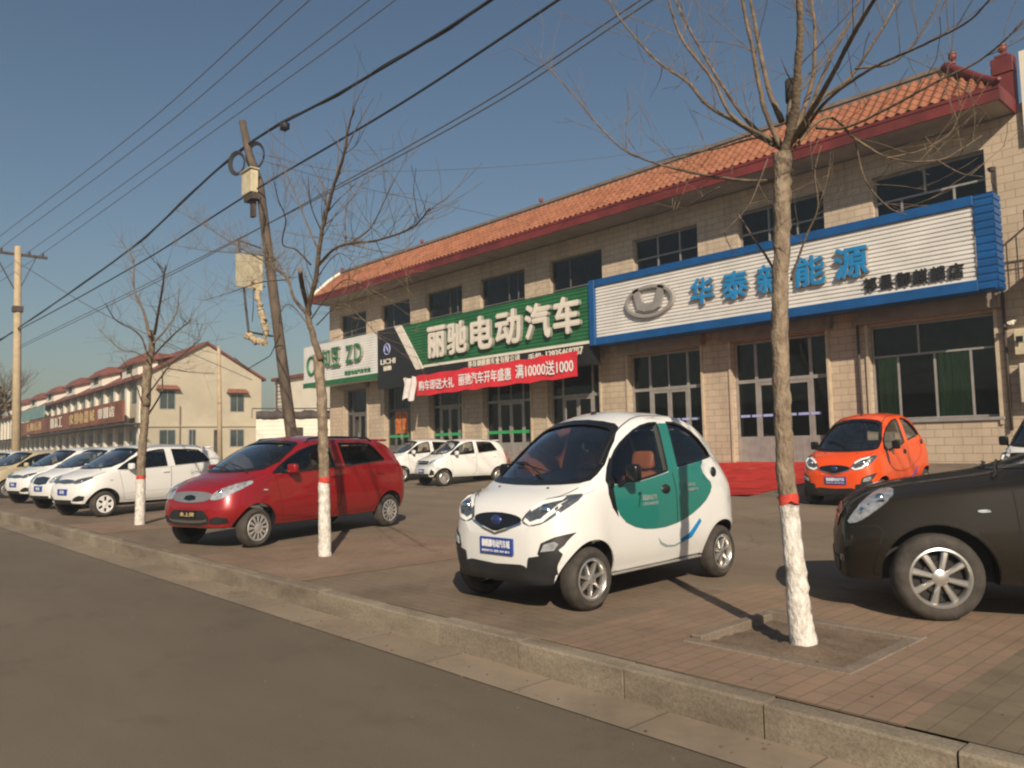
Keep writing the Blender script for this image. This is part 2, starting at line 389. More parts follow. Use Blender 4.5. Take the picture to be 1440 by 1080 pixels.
class Loft:
    """car shell as a function of length x: keys = rows of (x, zb, zm, zs, ze, zc, wb, wm, ws, wr)"""
    def __init__(s, keys, sx=1., sy=1., sz=1.):
        k = np.array(sorted(keys), float)
        k[:, 0] *= sx; k[:, 1:6] *= sz; k[:, 6:] *= sy
        s.k = k; s.x0 = k[0, 0]; s.x1 = k[-1, 0]
    def ring(s, x, shrink=0., zfloor=None, n=5):
        p = [float(pchip(s.k[:, 0], s.k[:, i], x)) for i in range(1, 10)]
        zb, zm, zs, ze, zc, wb, wm, ws, wr = p
        wb, wm, ws, wr = [max(.02, w - shrink) for w in (wb, wm, ws, wr)]
        zc -= shrink; ze -= shrink * .7
        if zfloor is not None:
            zb = zfloor; zm = max(zm, zb + .08)
        P = [(0, zb), (wb * .6, zb), (wb * .93, zb + .012), (wb, zb + .06), (wm, zm), (ws, zs),
             (ws + (wr - ws) * .42, zs + (ze - zs) * .52), (wr, ze), (wr * .72, ze + (zc - ze) * .62), (wr * .36, ze + (zc - ze) * .93), (0, zc)]
        out = []
        for i in range(len(P) - 1):
            p0 = P[i - 1] if i > 0 else (-P[1][0], P[1][1]); p1 = P[i]; p2 = P[i + 1]
            p3 = P[i + 2] if i + 2 < len(P) else (-P[-2][0], P[-2][1])
            for k in range(n):
                t = k / n
                q = []
                for a in (0, 1):
                    q.append(.5 * (2 * p1[a] + (p2[a] - p0[a]) * t + (2 * p0[a] - 5 * p1[a] + 4 * p2[a] - p3[a]) * t * t + (3 * p1[a] - p0[a] - 3 * p2[a] + p3[a]) * t ** 3))
                out.append((max(0., q[0]), q[1]))
        out.append(P[-1])
        return out
    def mesh(s, xa=None, xb=None, nx=70, shrink=0., zfloor=None):
        xa = s.x0 if xa is None else xa; xb = s.x1 if xb is None else xb
        b = MB(); rows = []
        for i in range(nx + 1):
            t = i / nx; t = .5 - .5 * math.cos(math.pi * t) if shrink == 0 else t
            t = .6 * t + .4 * (i / nx)
            x = xa + (xb - xa) * t
            h = s.ring(x, shrink, zfloor)
            rows.append([(x, y, z) for y, z in h] + [(x, -y, z) for y, z in h[-2:0:-1]])
        b.grid(rows, closed_v=True)
        for r, rev in ((rows[0], False), (rows[-1], True)):
            m = len(r); half = m // 2
            # ladder of quads across
            f = []
            base = len(b.v); b.v += r
            for j in range(half):
                a, c = j, j + 1; a2 = (m - j) % m; c2 = (m - j - 1) % m
                q = []
                for v in (a, c, c2, a2):
                    if v not in q: q.append(v)
                if len(q) > 2: b.f.append([base + v for v in (q if rev else q[::-1])]); b.m.append(b.cur)
        return b

def solid(b, name='tmp'):
    o = b.build(name, [], None)
    return o

def boolean(o, cutters, op='DIFFERENCE'):
    for c in cutters:
        md = o.modifiers.new('b', 'BOOLEAN'); md.object = c; md.operation = op; md.solver = 'MANIFOLD'
    dg = bpy.context.evaluated_depsgraph_get(); dg.update()
    me = bpy.data.meshes.new_from_object(o.evaluated_get(dg))
    o.modifiers.clear(); old = o.data; o.data = me; bpy.data.meshes.remove(old)

def kill(o):
    me = o.data; bpy.data.objects.remove(o)
    if me: bpy.data.meshes.remove(me)

def resample(poly, step, closed=True):
    out = []; n = len(poly)
    for i in range(n if closed else n - 1):
        a = Vector(poly[i]); c = Vector(poly[(i + 1) % n]); k = max(1, int((c - a).length / step))
        for j in range(k): out.append(tuple(a.lerp(c, j / k)))
    if not closed: out.append(tuple(poly[-1]))
    return out

def smooth_poly(poly, it=2):
    for _ in range(it):
        q = []
        for i in range(len(poly)):
            a = poly[i]; b = poly[(i + 1) % len(poly)]
            q += [(a[0] * .75 + b[0] * .25, a[1] * .75 + b[1] * .25), (a[0] * .25 + b[0] * .75, a[1] * .25 + b[1] * .75)]
        poly = q
    return poly

def mirror(poly): return [(-a, b) for a, b in poly][::-1]

class Car:
    VIEW = {'L': (Vector((0, -1, 0)), lambda a, b: Vector((a, 3, b))),
            'R': (Vector((0, 1, 0)), lambda a, b: Vector((a, -3, b))),
            'F': (Vector((-1, 0, 0)), lambda a, b: Vector((5, a, b))),
            'B': (Vector((1, 0, 0)), lambda a, b: Vector((-5, a, b))),
            'T': (Vector((0, 0, -1)), lambda a, b: Vector((a, b, 4)))}
    def __init__(s, name, loft, root, paint):
        s.loft = loft; s.root = root; s.paint = paint
        o = solid(loft.mesh()); s.outer = o
        dg = bpy.context.evaluated_depsgraph_get()
        s.bvh = BVHTree.FromObject(o, dg); s.arches = []
    def hit(s, view, a, b, keep=False):
        d, f = s.VIEW[view]
        loc, n, i, dist = s.bvh.ray_cast(f(a, b), d)
        if loc is None: return None, None
        if not keep:
            for (x, z, r) in s.arches:
                if math.hypot(loc.x - x, loc.z - z) < r - .002: return None, None
        return loc, n
    def patch(s, name, view, poly, m, off=.004, step=.04, parent=None, thick=.012, smooth=True):
        poly = resample(poly, step)
        xs = [p[0] for p in poly]; zs = [p[1] for p in poly]
        pts = [Vector(p) for p in poly]; n = len(pts)
        def inside(x, z):
            c = False; j = n - 1
            for i in range(n):
                if (zs[i] > z) != (zs[j] > z) and x < (xs[j] - xs[i]) * (z - zs[i]) / (zs[j] - zs[i]) + xs[i]: c = not c
                j = i
            return c
        x = min(xs) + step * .5
        while x < max(xs):
            z = min(zs) + step * .5
            while z < max(zs):
                if inside(x, z) and min((x - p[0]) ** 2 + (z - p[1]) ** 2 for p in poly) > (step * .45) ** 2: pts.append(Vector((x, z)))
                z += step
            x += step
        V, E, F, ov, oe, of = delaunay_2d_cdt(pts, [], [list(range(n))], 1, 1e-5)
        P = []; ok = []
        for v in V:
            l, nn = s.hit(view, v[0], v[1])
            if l is None: P.append(None)
            else: P.append((l, nn))
        if not any(P): return None
        idx = {}; b = MB(); top = []; bot = []
        for i, q in enumerate(P):
            if q: idx[i] = len(top); top.append(q[0] + q[1] * off); bot.append(q[0] + q[1] * (off - thick))
        tri = [f for f in F if all(i in idx for i in f)]
        if name != 'windscreen' and len(tri) > 1:      # keep the one largest connected piece
            par = {}
            def find(a):
                while par.setdefault(a, a) != a: par[a] = par[par[a]]; a = par[a]
                return a
            for f in tri:
                for i in f[1:]: par[find(i)] = find(f[0])
            gr = {}
            for f in tri: gr.setdefault(find(f[0]), []).append(f)
            tri = max(gr.values(), key=len)
        cnt = {}
        for f in tri:
            for i in range(len(f)):
                e = (f[i], f[(i + 1) % len(f)]); cnt[e] = 1
        k = len(top)
        fs = [[idx[i] for i in f] for f in tri]
        if thick > 0:
            for (a, c) in cnt:
                if (c, a) not in cnt: fs.append([idx[c], idx[a], idx[a] + k, idx[c] + k])
        b.add(top + (bot if thick > 0 else []), fs)
        if not fs: return None
        ob = b.build(name, m, parent or s.root, fixn=False)
        ob.data.polygons.foreach_set('use_smooth', [True] * len(ob.data.polygons)); ob.data.set_sharp_from_angle(angle=R(40))
        # orient outward
        d = s.VIEW[view][0]
        if sum(p.normal.dot(d) * p.area for p in ob.data.polygons) > 0: ob.data.flip_normals()
        return ob
    def ribbon(s, b, view, line, w, off=.003, closed=False, h=.0):
        line = resample(line, .03, closed)
        if closed: line = line + [line[0], line[1]]
        rows = []
        for i, p in enumerate(line):
            a = Vector(line[max(i - 1, 0)]); c = Vector(line[min(i + 1, len(line) - 1)]); t = (c - a)
            if t.length < 1e-9: continue
            t.normalize(); nn = Vector((-t.y, t.x)) * w * .5
            q = []
            for sg in (-1, 1):
                l, n = s.hit(view, p[0] + nn.x * sg, p[1] + nn.y * sg)
                q.append(None if l is None else l + n * off)
            if None in q:
                if len(rows) > 1: b.grid(rows)
                rows = []
            else: rows.append(q)
        if len(rows) > 1: b.grid(rows)
    def ribbons(s, name, items, m, w=.008, off=.003, parent=None):
        b = MB()
        for view, line, closed in items: s.ribbon(b, view, line, w, off, closed)
        return b.build(name, m, parent or s.root, fixn=False)
    def shell(s, arches, cab, cuts, smooth_angle=35, arch_dy=.26, floor=.36):
        """arches: (x, z, r); cab: (xa, xb) of the hollow; cuts: side polys / front polys"""
        cut = []; s.arches = arches
        W = max(s.loft.k[:, 7].max(), s.loft.k[:, 8].max())
        for (x, z, r) in arches:
            for sg in (-1, 1):
                b = MB(); ya, yb = (W - arch_dy) * sg, (W + .2) * sg
                n = 36
                r0 = [(x + r * math.cos(2 * math.pi * k / n), ya, z + r * math.sin(2 * math.pi * k / n)) for k in range(n)]
                r1 = [(p[0], yb, p[2]) for p in r0]
                b.add(r0 + r1, [list(range(n)), list(range(n, 2 * n))] + [[k, (k + 1) % n, n + (k + 1) % n, n + k] for k in range(n)])
                cut.append(solid(b))
        inner = solid(s.loft.mesh(cab[0], cab[1], 40, .045, floor)); cut.append(inner)
        for kind, poly, a0, a1 in cuts:
            n = len(poly); b = MB()
            if kind == 'y': r0 = [(p[0], a0, p[1]) for p in poly]; r1 = [(p[0], a1, p[1]) for p in poly]
            else: r0 = [(a0, p[0], p[1]) for p in poly]; r1 = [(a1, p[0], p[1]) for p in poly]
            b.add(r0 + r1, [list(range(n)), list(range(n, 2 * n))] + [[k, (k + 1) % n, n + (k + 1) % n, n + k] for k in range(n)])
            cut.append(solid(b))
        body = link_mesh('body', s.outer.data.copy(), None)
        boolean(body, cut)
        for c in cut: kill(c)
        body.parent = s.root
        me = body.data; me.materials.clear()
        for m in (s.paint, M['black_plastic'], M['headliner']): me.materials.append(m)
        for p in me.polygons:
            c = p.center
            loc, n, i, d = s.bvh.find_nearest(c)
            k = 0
            if d is not None and d > .0025:
                k = 2
                for (x, z, r) in arches:
                    if math.hypot(c.x - x, c.z - z) < r + .02 and abs(c.y) > W - arch_dy - .02: k = 1
                if k == 2 and p.area < .02 and d < .05: k = 1
            elif c.z < s.loft.k[:, 1].min() + .03: k = 1
            p.material_index = k
        me.polygons.foreach_set('use_smooth', [True] * len(me.polygons)); me.set_sharp_from_angle(angle=R(smooth_angle))
        return body
    def done(s): kill(s.outer)

def wheel(root, x, y, r, w, rimr, sty, side, z=None, steer=0., scale_spoke=1.):
    """y: outer face; side: +1 left / -1 right"""
    z = r if z is None else z
    wr = bpy.data.objects.new('wheel', None); COL.objects.link(wr); wr.parent = root
    wr.location = (x, y, z); wr.rotation_euler = (0, 0, steer + (0 if side > 0 else math.pi))
    b = MB()   # local +y is outwards, face at y=0
    prof = [(rimr, -.004), (rimr + .012, .001), (rimr + (r - rimr) * .5, .008), (r - .03, -.004), (r - .01, -.02), (r, -.045), (r, -w + .045), (r - .012, -w + .015), (r - .04, -w), (rimr, -w + .01)]
    b.lathe(prof, 40)
    b.build('tyre', M['rubber'], wr, smooth=40)
    for dx in (): pass
    c = MB()
    if sty in ('alloy8', 'alloy7', 'dark9'):
        c.lathe([(rimr + .002, 0), (rimr - .012, .004), (rimr - .022, -.006), (rimr - .03, -.05), (rimr - .035, -w * .75)], 40)
        n = {'alloy8': 8, 'alloy7': 7, 'dark9': 8}[sty]
        for k in range(n):
            a = 2 * math.pi * k / n + .25
            ca, sa = math.cos(a), math.sin(a)
            wi, wo = (.032, .020) if sty != 'dark9' else (.030, .044)
            wi *= r / .27 * scale_spoke; wo *= r / .27 * scale_spoke
            r0, r1 = rimr * .2, rimr - .02
            P = []
            for rr, ww, yy in ((r0, wi, -.012), (rimr * .6, (wi + wo) / 2, -.010), (r1, wo, -.018)):
                for sg in (-1, -.5, .5, 1):
                    P.append((rr * ca - sg * ww / 2 * sa, yy + (0 if abs(sg) < 1 else -.012), rr * sa + sg * ww / 2 * ca))
            fs = []
            for i in range(2):
                for j in range(3): fs.append((i * 4 + j, i * 4 + j + 1, i * 4 + 5 + j, i * 4 + 4 + j))
            nb = len(P)
            Q = [(p[0], p[1] - .03, p[2]) for p in P]
            for i in range(2): fs += [(i * 4, i * 4 + 4, nb + i * 4 + 4, nb + i * 4), (i * 4 + 3, i * 4 + 7, nb + i * 4 + 7, nb + i * 4 + 3)]
            c.add(P + Q, fs)
        c.lathe([(0, .0), (rimr * .16, -.002), (rimr * .27, -.012), (rimr * .28, -.05)], 24)
        for k in range(5):
            a = 2 * math.pi * k / 5; c.lathe([(0, -.006), (.009, -.006), (.010, -.02)], 8, c=(rimr * .2 * math.cos(a), 0, rimr * .2 * math.sin(a)))
        rim = c.build('rim', M['alloy'], wr, smooth=35)
        d = MB(); d.lathe([(0, -.075), (rimr - .034, -.075), (rimr - .034, -.05)], 32); d.lathe([(0, -.05), (rimr * .55, -.05), (rimr * .55, -.075)], 32)
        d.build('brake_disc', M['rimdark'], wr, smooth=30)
    else:
        # pressed hubcap with slots, or white petals
        m = M['hubcap'] if sty == 'cap' else M['whitecap']
        c.lathe([(rimr + .002, 0), (rimr - .01, .008), (rimr - .02, .004), (rimr * .86, -.002)], 40)
        c.lathe([(0, .012), (rimr * .2, .010), (rimr * .34, .0), (rimr * .42, .004)], 32)
        n = 12 if sty == 'cap' else 6
        frac = .62 if sty == 'cap' else .70
        for k in range(n):
            rows = []
            for rr in (rimr * .4, rimr * .6, rimr * .8, rimr * .88):
                row = []
                for j in range(5):
                    f = frac * (1 if sty == 'cap' else (.75 if rr < rimr * .7 else 1.05))
                    a = 2 * math.pi * (k + (j / 4 - .5) * f) / n
                    row.append((rr * math.cos(a), .004 + .004 * math.sin(math.pi * j / 4) - (rr / rimr) ** 2 * .004, rr * math.sin(a)))
                rows.append(row)
            c.grid(rows)
        c.build('hubcap', m, wr, smooth=35)
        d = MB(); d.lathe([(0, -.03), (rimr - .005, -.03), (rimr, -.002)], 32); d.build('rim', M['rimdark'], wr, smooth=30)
    return wr

def rbox(b, x0, x1, y0, y1, z0, z1, r=.03):
    """soft box: superellipsoid-ish"""
    cx, cy, cz = (x0 + x1) / 2, (y0 + y1) / 2, (z0 + z1) / 2; a, c, d = (x1 - x0) / 2, (y1 - y0) / 2, (z1 - z0) / 2
    rows = []; n = 14; e = .45
    f = lambda v: math.copysign(abs(v) ** e, v)
    for i in range(n + 1):
        ph = -math.pi / 2 + math.pi * i / n; row = []
        for j in range(2 * n):
            th = 2 * math.pi * j / (2 * n)
            row.append((cx + a * f(math.cos(ph)) * f(math.cos(th)), cy + c * f(math.cos(ph)) * f(math.sin(th)), cz + d * f(math.sin(ph))))
        rows.append(row)
    b.grid(rows, closed_v=True)

def seat(root, x, y, zf, m, w=.46, h=.62, tilt=.2, head=True):
    b = MB(); rbox(b, x - .22, x + .26, y - w / 2, y + w / 2, zf, zf + .2)
    o = b.build('seat', m, root, smooth=60)
    b = MB(); n0 = len(b.v); rbox(b, x - .32, x - .18, y - w / 2, y + w / 2, zf + .1, zf + h)
    if head: rbox(b, x - .31, x - .21, y - .13, y + .13, zf + h + .02, zf + h + .2)
    b.v = [(p[0] - (p[2] - zf) * tilt, p[1], p[2]) for p in b.v]
    b.build('seat_back', m, o, smooth=60)

def interior(root, xs, xr, hw, zf, m, belt, dash_x, front=True):
    for sg in (-1, 1): seat(root, xs, sg * hw * .5, zf, m)
    b = MB(); rbox(b, xr - .3, xr + .1, -hw * .85, hw * .85, zf, zf + .22); rbox(b, xr - .42, xr - .28, -hw * .85, hw * .85, zf + .1, zf + .6)
    b.build('rear_bench', m, root, smooth=60)
    b = MB(); rbox(b, dash_x - .12, dash_x + .3, -hw * .92, hw * .92, belt - .35, belt - .02); b.build('dashboard', M['interior'], root, smooth=60)
    b = MB(); c = Vector((dash_x - .25, hw * .45, belt - .02)); pts = []
    for k in range(25):
        a = 2 * math.pi * k / 24; pts.append(c + Vector((math.sin(a) * .09, math.cos(a) * .18, math.sin(a) * .16)))
    b.tube(pts, .014, 6, cap=False); b.tube([c, c + Vector((.15, 0, -.09))], .025)
    b.tube([pts[0], c, pts[12]], .012, 5)
    b.build('steering_wheel', M['black_plastic'], root, smooth=True)

def mirror_part(root, x, y, z, m, s=1., side=1):
    b = MB(); rbox(b, x - .05 * s, x + .05 * s, min(y, y + side * .17 * s), max(y, y + side * .17 * s), z - .065 * s, z + .075 * s)
    o = b.build('wing_mirror', m, root, smooth=60)
    b = MB(); b.tube([(x + .03, y - side * .1, z - .05), (x, y + side * .03, z - .02)], .022, 6); b.build('mirror_arm', M['black_plastic'], o, smooth=True)
    return o

def plate(car, root, y, z, w, h, txt, m, tm, sub=None, xoff=.012, tw=.86):
    l, n = car.hit('F', y, z)
    if l is None: return
    lx, _ = car.hit('F', y - w / 2, z); rx, _ = car.hit('F', y + w / 2, z)
    x = max(q.x for q in (l, lx, rx) if q is not None) + xoff
    b = MB(); b.box(x - .03, x, y - w / 2, y + w / 2, z - h / 2, z + h / 2)
    o = b.build('number_plate', m, root, bevel=.003)
    if txt:
        put_text('plate_lettering', txt, tm, (x, y - w * tw / 2, z - h * (.1 if sub else .3)), (0, 1, 0), (0, 0, 1), w * tw, h * (.48 if sub else .6), o, .002, .015)
    if sub:
        put_text('plate_small_lettering', sub, tm, (x, y - w * tw / 2, z - h * .38), (0, 1, 0), (0, 0, 1), w * tw, h * .14, o, .002, .0)
    return o

# ---- model A: little rounded two-box electric car
KA = [ # x, zb, zm, zs, ze, zc, wb, wm, ws, wr
 (-1.47, .42, .52, .60, .64, .66, .30, .34, .33, .28),
 (-1.44, .36, .55, .74, .84, .86, .44, .52, .50, .38),
 (-1.36, .31, .55, .86, 1.06, 1.09, .55, .63, .62, .46),
 (-1.24, .29, .55, .93, 1.25, 1.30, .62, .69, .68, .49),
 (-1.08, .27, .55, .98, 1.42, 1.49, .66, .715, .705, .50),
 (-.85, .26, .55, 1.0, 1.54, 1.62, .66, .71, .70, .505),
 (-.5, .26, .54, 1.0, 1.595, 1.695, .65, .695, .685, .51),
 (-.1, .25, .53, 1.0, 1.585, 1.70, .65, .69, .68, .515),
 (.25, .25, .52, .99, 1.50, 1.63, .65, .69, .68, .525),
 (.5, .25, .52, .98, 1.36, 1.49, .65, .695, .68, .545),
 (.75, .25, .52, .96, 1.17, 1.27, .65, .705, .685, .575),
 (.95, .255, .53, .935, 1.045, 1.095, .645, .725, .69, .575),
 (1.1, .25, .53, .905, .98, 1.025, .63, .715, .675, .53),
 (1.25, .24, .53, .87, .93, .965, .61, .69, .64, .48),
 (1.36, .235, .52, .82, .865, .895, .57, .635, .58, .43),
 (1.43, .24, .50, .74, .78, .81, .49, .53, .48, .36),
 (1.475, .28, .48, .62, .66, .69, .34, .36, .33, .26)]

def build_mini(org, z0, head, col, label, group, kind='teal', full=True, textplate='御麒麟电动汽车城'):
    root = empty('mini_electric_car', (org[0], org[1], z0), head)
    tag(root, label, 'car', group)
    lf = Loft(KA); C = Car('mini', lf, root, col)
    fw = smooth_poly([(.60, 1.25), (.44, 1.37), (.20, 1.49), (-.02, 1.56), (-.20, 1.575), (-.17, 1.115), (.28, 1.045), (.66, 1.03)], 1)
    fw = [(.60, 1.24), (.52, 1.31), (.42, 1.38), (.31, 1.44), (.19, 1.495), (.06, 1.54), (-.08, 1.565), (-.205, 1.572), (-.165, 1.115), (.05, 1.08), (.28, 1.05), (.66, 1.035), (.67, 1.12)]
    rw = [(-.375, 1.575), (-.50, 1.57), (-.64, 1.54), (-.77, 1.48), (-.88, 1.40), (-.96, 1.30), (-.985, 1.23), (-.66, 1.185), (-.34, 1.145)]
    ws = smooth_poly([(-.60, 1.09), (-.5, 1.06), (0, 1.045), (.5, 1.06), (.60, 1.09), (.47, 1.50), (.36, 1.56), (0, 1.60), (-.36, 1.56), (-.47, 1.50)], 1)
    bw = [(-.52, 1.10), (.52, 1.10), (.42, 1.52), (-.42, 1.52)]
    C.shell([(1.03, .265, .325), (-1.05, .265, .325)], (-1.22, .98),
            [('y', fw, -2, 2), ('y', rw, -2, 2), ('x', ws, .1, 2.5), ('x', bw, -2.5, -.8)], arch_dy=.27)
    for v, f in (('L', lambda p: p), ('R', lambda p: p)):
        C.patch('side_window', v, fw, M['carglass'], -.012, .06, thick=0)
        C.patch('rear_side_window', v, rw, M['carglass'], -.012, .06, thick=0)
        # black rubber surrounds
        C.ribbons('window_seal', [(v, fw, True), (v, rw, True)], M['black_trim'], .022, .003)
        tri = [(.60, 1.27), (.69, 1.17), (.755, 1.06), (.77, .95), (.73, .83), (.655, .745), (.675, .84), (.695, .985), (.67, 1.02), (.665, 1.12)]
        C.patch('door_edge_trim', v, tri, M['black_trim'], .004, .03)
    C.patch('windscreen', 'F', ws, M['screen'], -.012, .06, thick=0)
    C.ribbons('windscreen_seal', [('F', ws, True)], M['black_trim'], .045, .004)
    C.patch('rear_window', 'B', bw, M['carglass'], -.012, .08, thick=0)
    dcol = M['teal_paint'] if kind == 'teal' else col
    door = [(.695, .985), (.68, .84), (.63, .755), (.55, .69), (.42, .64), (.28, .61), (.12, .597), (-.05, .597), (-.22, .615), (-.38, .645), (-.52, .69), (-.64, .74), (-.75, .80), (-.83, .87),
            (-.865, .93), (-.85, .975), (-.79, 1.02), (-.745, 1.07), (-.735, 1.13), (-.78, 1.17), (-.80, 1.195), (-.66, 1.172), (-.33, 1.13), (-.362, 1.565), (-.22, 1.565), (-.178, 1.10), (.05, 1.065), (.28, 1.035), (.67, 1.02)]
    for v in 'LR':
        d = C.patch('door', v, door, dcol, .006, .035)
        if kind != 'teal':
            C.ribbons('door_gap', [(v, door[:22], False)], M['gap'], .007, .008)
        C.ribbons('door_seam', [(v, [(-.25, .62), (-.255, .9), (-.23, 1.09)], False)], M['gap'], .008, .009, d)
        sg = 1 if v == 'L' else -1
        l, n = C.hit(v, -.085, .945)
        h = MB(); h.lathe([(0, .022), (.05, .018), (.058, 0)], 20); 
        hv = [(-.085 + p[0] * 1.25, l.y + sg * p[1], .945 + p[2] * .8) for p in h.v]; h.v = hv
        ho = h.build('door_handle', M['black_plastic'], d, smooth=True)
        # round cap on a white bulge at the rear quarter
        if kind == 'teal' or True:
            l, n = C.hit(v, -.93, 1.07)
            h = MB(); h.lathe([(0, .014), (.042, .012), (.05, .0)], 20); h.v = [(-.93 + p[0], l.y + sg * (p[1] + .004), 1.07 + p[2] * 1.1) for p in h.v]
            h.build('filler_cap', M['black_plastic'], root, smooth=True)
    # swoosh sticker
    sw = [(.06, .505), (0, .46), (-.1, .425), (-.22, .415), (-.36, .45), (-.5, .52), (-.62, .60), (-.635, .62), (-.62, .57), (-.5, .485), (-.36, .425), (-.22, .40), (-.08, .408), (.02, .445)]
    C.patch('swoosh_sticker', 'L', sw, M['sticker'] if kind == 'teal' else M['sticker2'], .004, .03)
    C.patch('swoosh_highlight', 'L', [(-.3, .455), (-.45, .50), (-.63, .63), (-.655, .60), (-.5, .46), (-.34, .43)], M['letblue'] if kind == 'teal' else M['sticker2'], .006, .03)
    if kind == 'teal' and full:
        l, n = C.hit('L', .3, .85)
        def sticker(txt, x0, z0, w, h, m, sh=0.):
            l1, _ = C.hit('L', x0, z0 + h / 2); l2, _ = C.hit('L', x0 - w, z0 + h / 2)
            u = Vector((l2.x - l1.x, l2.y - l1.y, 0)).normalized()
            put_text('door_lettering', txt, m, (x0, max(l1.y, l2.y) + .009, z0), (-1, (l2.y - l1.y) / w, 0), (0, 0, 1), w, h, root, .002, .01, shear=sh)
        sticker('7', .36, .80, .05, .14, M['letblack'], .3)
        sticker('新能源电动汽车', .29, .86, .22, .05, M['sticker'])
        sticker('13935468787', .29, .815, .24, .03, M['sticker'])
        sticker('纯电动', -.42, .95, .15, .035, M['sticker']); sticker('新能源汽车', -.42, .905, .2, .03, M['sticker'])
    # front
    hl = smooth_poly([(.285, .745), (.33, .83), (.42, .905), (.54, .955), (.655, .965), (.66, .90), (.61, .82), (.52, .745), (.40, .715)], 1)
    gr = smooth_poly([(-.30, .77), (-.2, .80), (0, .815), (.2, .80), (.30, .77), (.26, .715), (.12, .69), (0, .655), (-.12, .69), (-.26, .715)], 1)
    for f in ((lambda p: p), mirror):
        h = C.patch('headlight', 'F', f(hl), M['lampdark'], .008, .03)
        C.ribbons('light_bar', [('F', f([(.325, .765), (.39, .735), (.50, .765), (.575, .84), (.61, .92)]), False), ('F', f([(.36, .84), (.45, .90), (.56, .93)]), False)], M['white'], .03, .012, h)
        l, n = C.hit('F', f([(.49, .835)])[0][0], .835)
        b = MB(); b.lathe([(0, .02), (.045, .018), (.06, .006), (.065, -.01)], 20, 'x', (l.x, l.y, l.z)); b.build('lamp_reflector', M['chrome'], h, smooth=True)
        fg = f([(.47, .50), (.50, .585), (.60, .635), (.69, .665), (.655, .57), (.60, .50), (.56, .43), (.50, .47)])
        g = C.patch('fog_surround', 'F', fg, M['black_plastic'], .008, .03)
        C.patch('fog_lamp', 'F', f([(.50, .515), (.525, .575), (.60, .60), (.625, .58), (.60, .53)]), M['lampglass'], .016, .02, g)
    g = C.patch('grille', 'F', gr, M['black_trim'], .006, .03)
    C.ribbons('grille_chrome', [('F', [(-.30, .735), (-.13, .675), (0, .64), (.13, .675), (.30, .735)], False)], M['chrome'], .016, .010, g)
    l, n = C.hit('F', 0, .745)
    b = MB(); b.lathe([(0, .012), (.045, .010), (.05, 0)], 20, 'x', (l.x + .006, 0, .745)); b.v = [(p[0], p[1] * 1.3, p[2]) for p in b.v]; b.build('badge', M['badge_blue'], g, smooth=True)
    bp = [(-.70, .46), (-.66, .41), (-.62, .36), (-.36, .385), (-.30, .42), (-.26, .455), (-.2, .44), (.2, .44), (.26, .455), (.30, .42), (.36, .385), (.62, .36), (.66, .41), (.70, .46),
          (.70, .27), (.5, .245), (0, .235), (-.5, .245), (-.70, .27)]
    C.patch('front_bumper', 'F', [(-.60, .52), (-.57, .46), (-.53, .39), (-.46, .335), (-.39, .345), (-.35, .39), (-.30, .40), (0, .385), (.30, .40), (.35, .39), (.39, .345), (.46, .335), (.53, .39), (.57, .46), (.60, .52), (.605, .40), (.59, .30), (.57, .255), (.5, .25), (0, .245), (-.5, .25), (-.57, .255), (-.59, .30), (-.605, .40)], M['black_plastic'], .012, .018)
    for v in 'LR': C.patch('bumper_corner', v, [(1.36, .26), (1.365, .42), (1.34, .50), (1.38, .545), (1.42, .50), (1.50, .44), (1.50, .25)], M['black_plastic'], .010, .02)
    plate(C, root, 0.02, .535, .40, .14, textplate, M['platebl'], M['white'], '新能源汽车 销售 维修 服务', .02)
    C.ribbons('bonnet_gap', [('T', [(1.28, -.42), (1.2, -.5), (1.02, -.56)], False), ('T', [(1.28, .42), (1.2, .5), (1.02, .56)], False)], M['gap'], .007, .003)
    for sg in (-1, 1):
        l, n = C.hit('T', 1.12, sg * .3); b = MB(); b.lathe([(0, .012), (.012, .009), (.014, 0)], 10, 'z', (1.12, sg * .3, l.z)); b.build('washer_nozzle', M['black_plastic'], root)
    # roof edge line, mirror, wiper, aerial, sill
    C.ribbons('roof_seam', [('T', [(.72, .555), (.45, .49), (.1, .44), (-.4, .425), (-.9, .43), (-1.15, .44)], False), ('T', [(.72, -.555), (.45, -.49), (.1, -.44), (-.4, -.425), (-.9, -.43), (-1.15, -.44)], False)], M['gap'], .012, .003)
    b = MB(); rbox(b, .50, .60, .72, .86, 1.04, 1.20); b.tube([(.62, .66, 1.0), (.56, .76, 1.08)], .02, 8); b.build('wing_mirror', M['black_trim'], root, smooth=60)
    b = MB(); rbox(b, .50, .60, -.86, -.72, 1.04, 1.20); b.tube([(.62, -.66, 1.0), (.56, -.76, 1.08)], .02, 8); b.build('wing_mirror', M['black_trim'], root, smooth=60)
    l1, _ = C.hit('T', .99, .12); l2, _ = C.hit('T', .84, -.22); l3, _ = C.hit('T', .80, -.42)
    b = MB(); b.tube([l1 + Vector((0, 0, .01)), l1 + Vector((-.03, -.06, .05)), l2 + Vector((0, 0, .04)), l3 + Vector((0, 0, .03))], .008, 5)
    b.tube([l1 + Vector((-.12, .02, .05)), l2 + Vector((.0, 0, .02)), l3 + Vector((-.04, 0, .02))], .006, 4); b.build('wiper', M['black_plastic'], root)
    l, _ = C.hit('T', .1, 0); b = MB(); b.lathe([(0, .03), (.02, .025), (.03, 0)], 12, 'z', (l.x, 0, l.z)); b.tube([l, l + Vector((-.07, 0, .08))], .004, 5); b.build('aerial', M['black_plastic'], root, smooth=True)
    b = MB(); b.box(-.72, .70, .60, .655, .245, .262); b.box(-.72, .70, -.655, -.60, .245, .262); b.build('sill_trim', M['hubcap'], root, bevel=.004)
    C.patch('rear_bumper', 'L', [(-1.40, .50), (-1.47, .50), (-1.49, .36), (-1.36, .36)], M['black_plastic'], .012, .03)
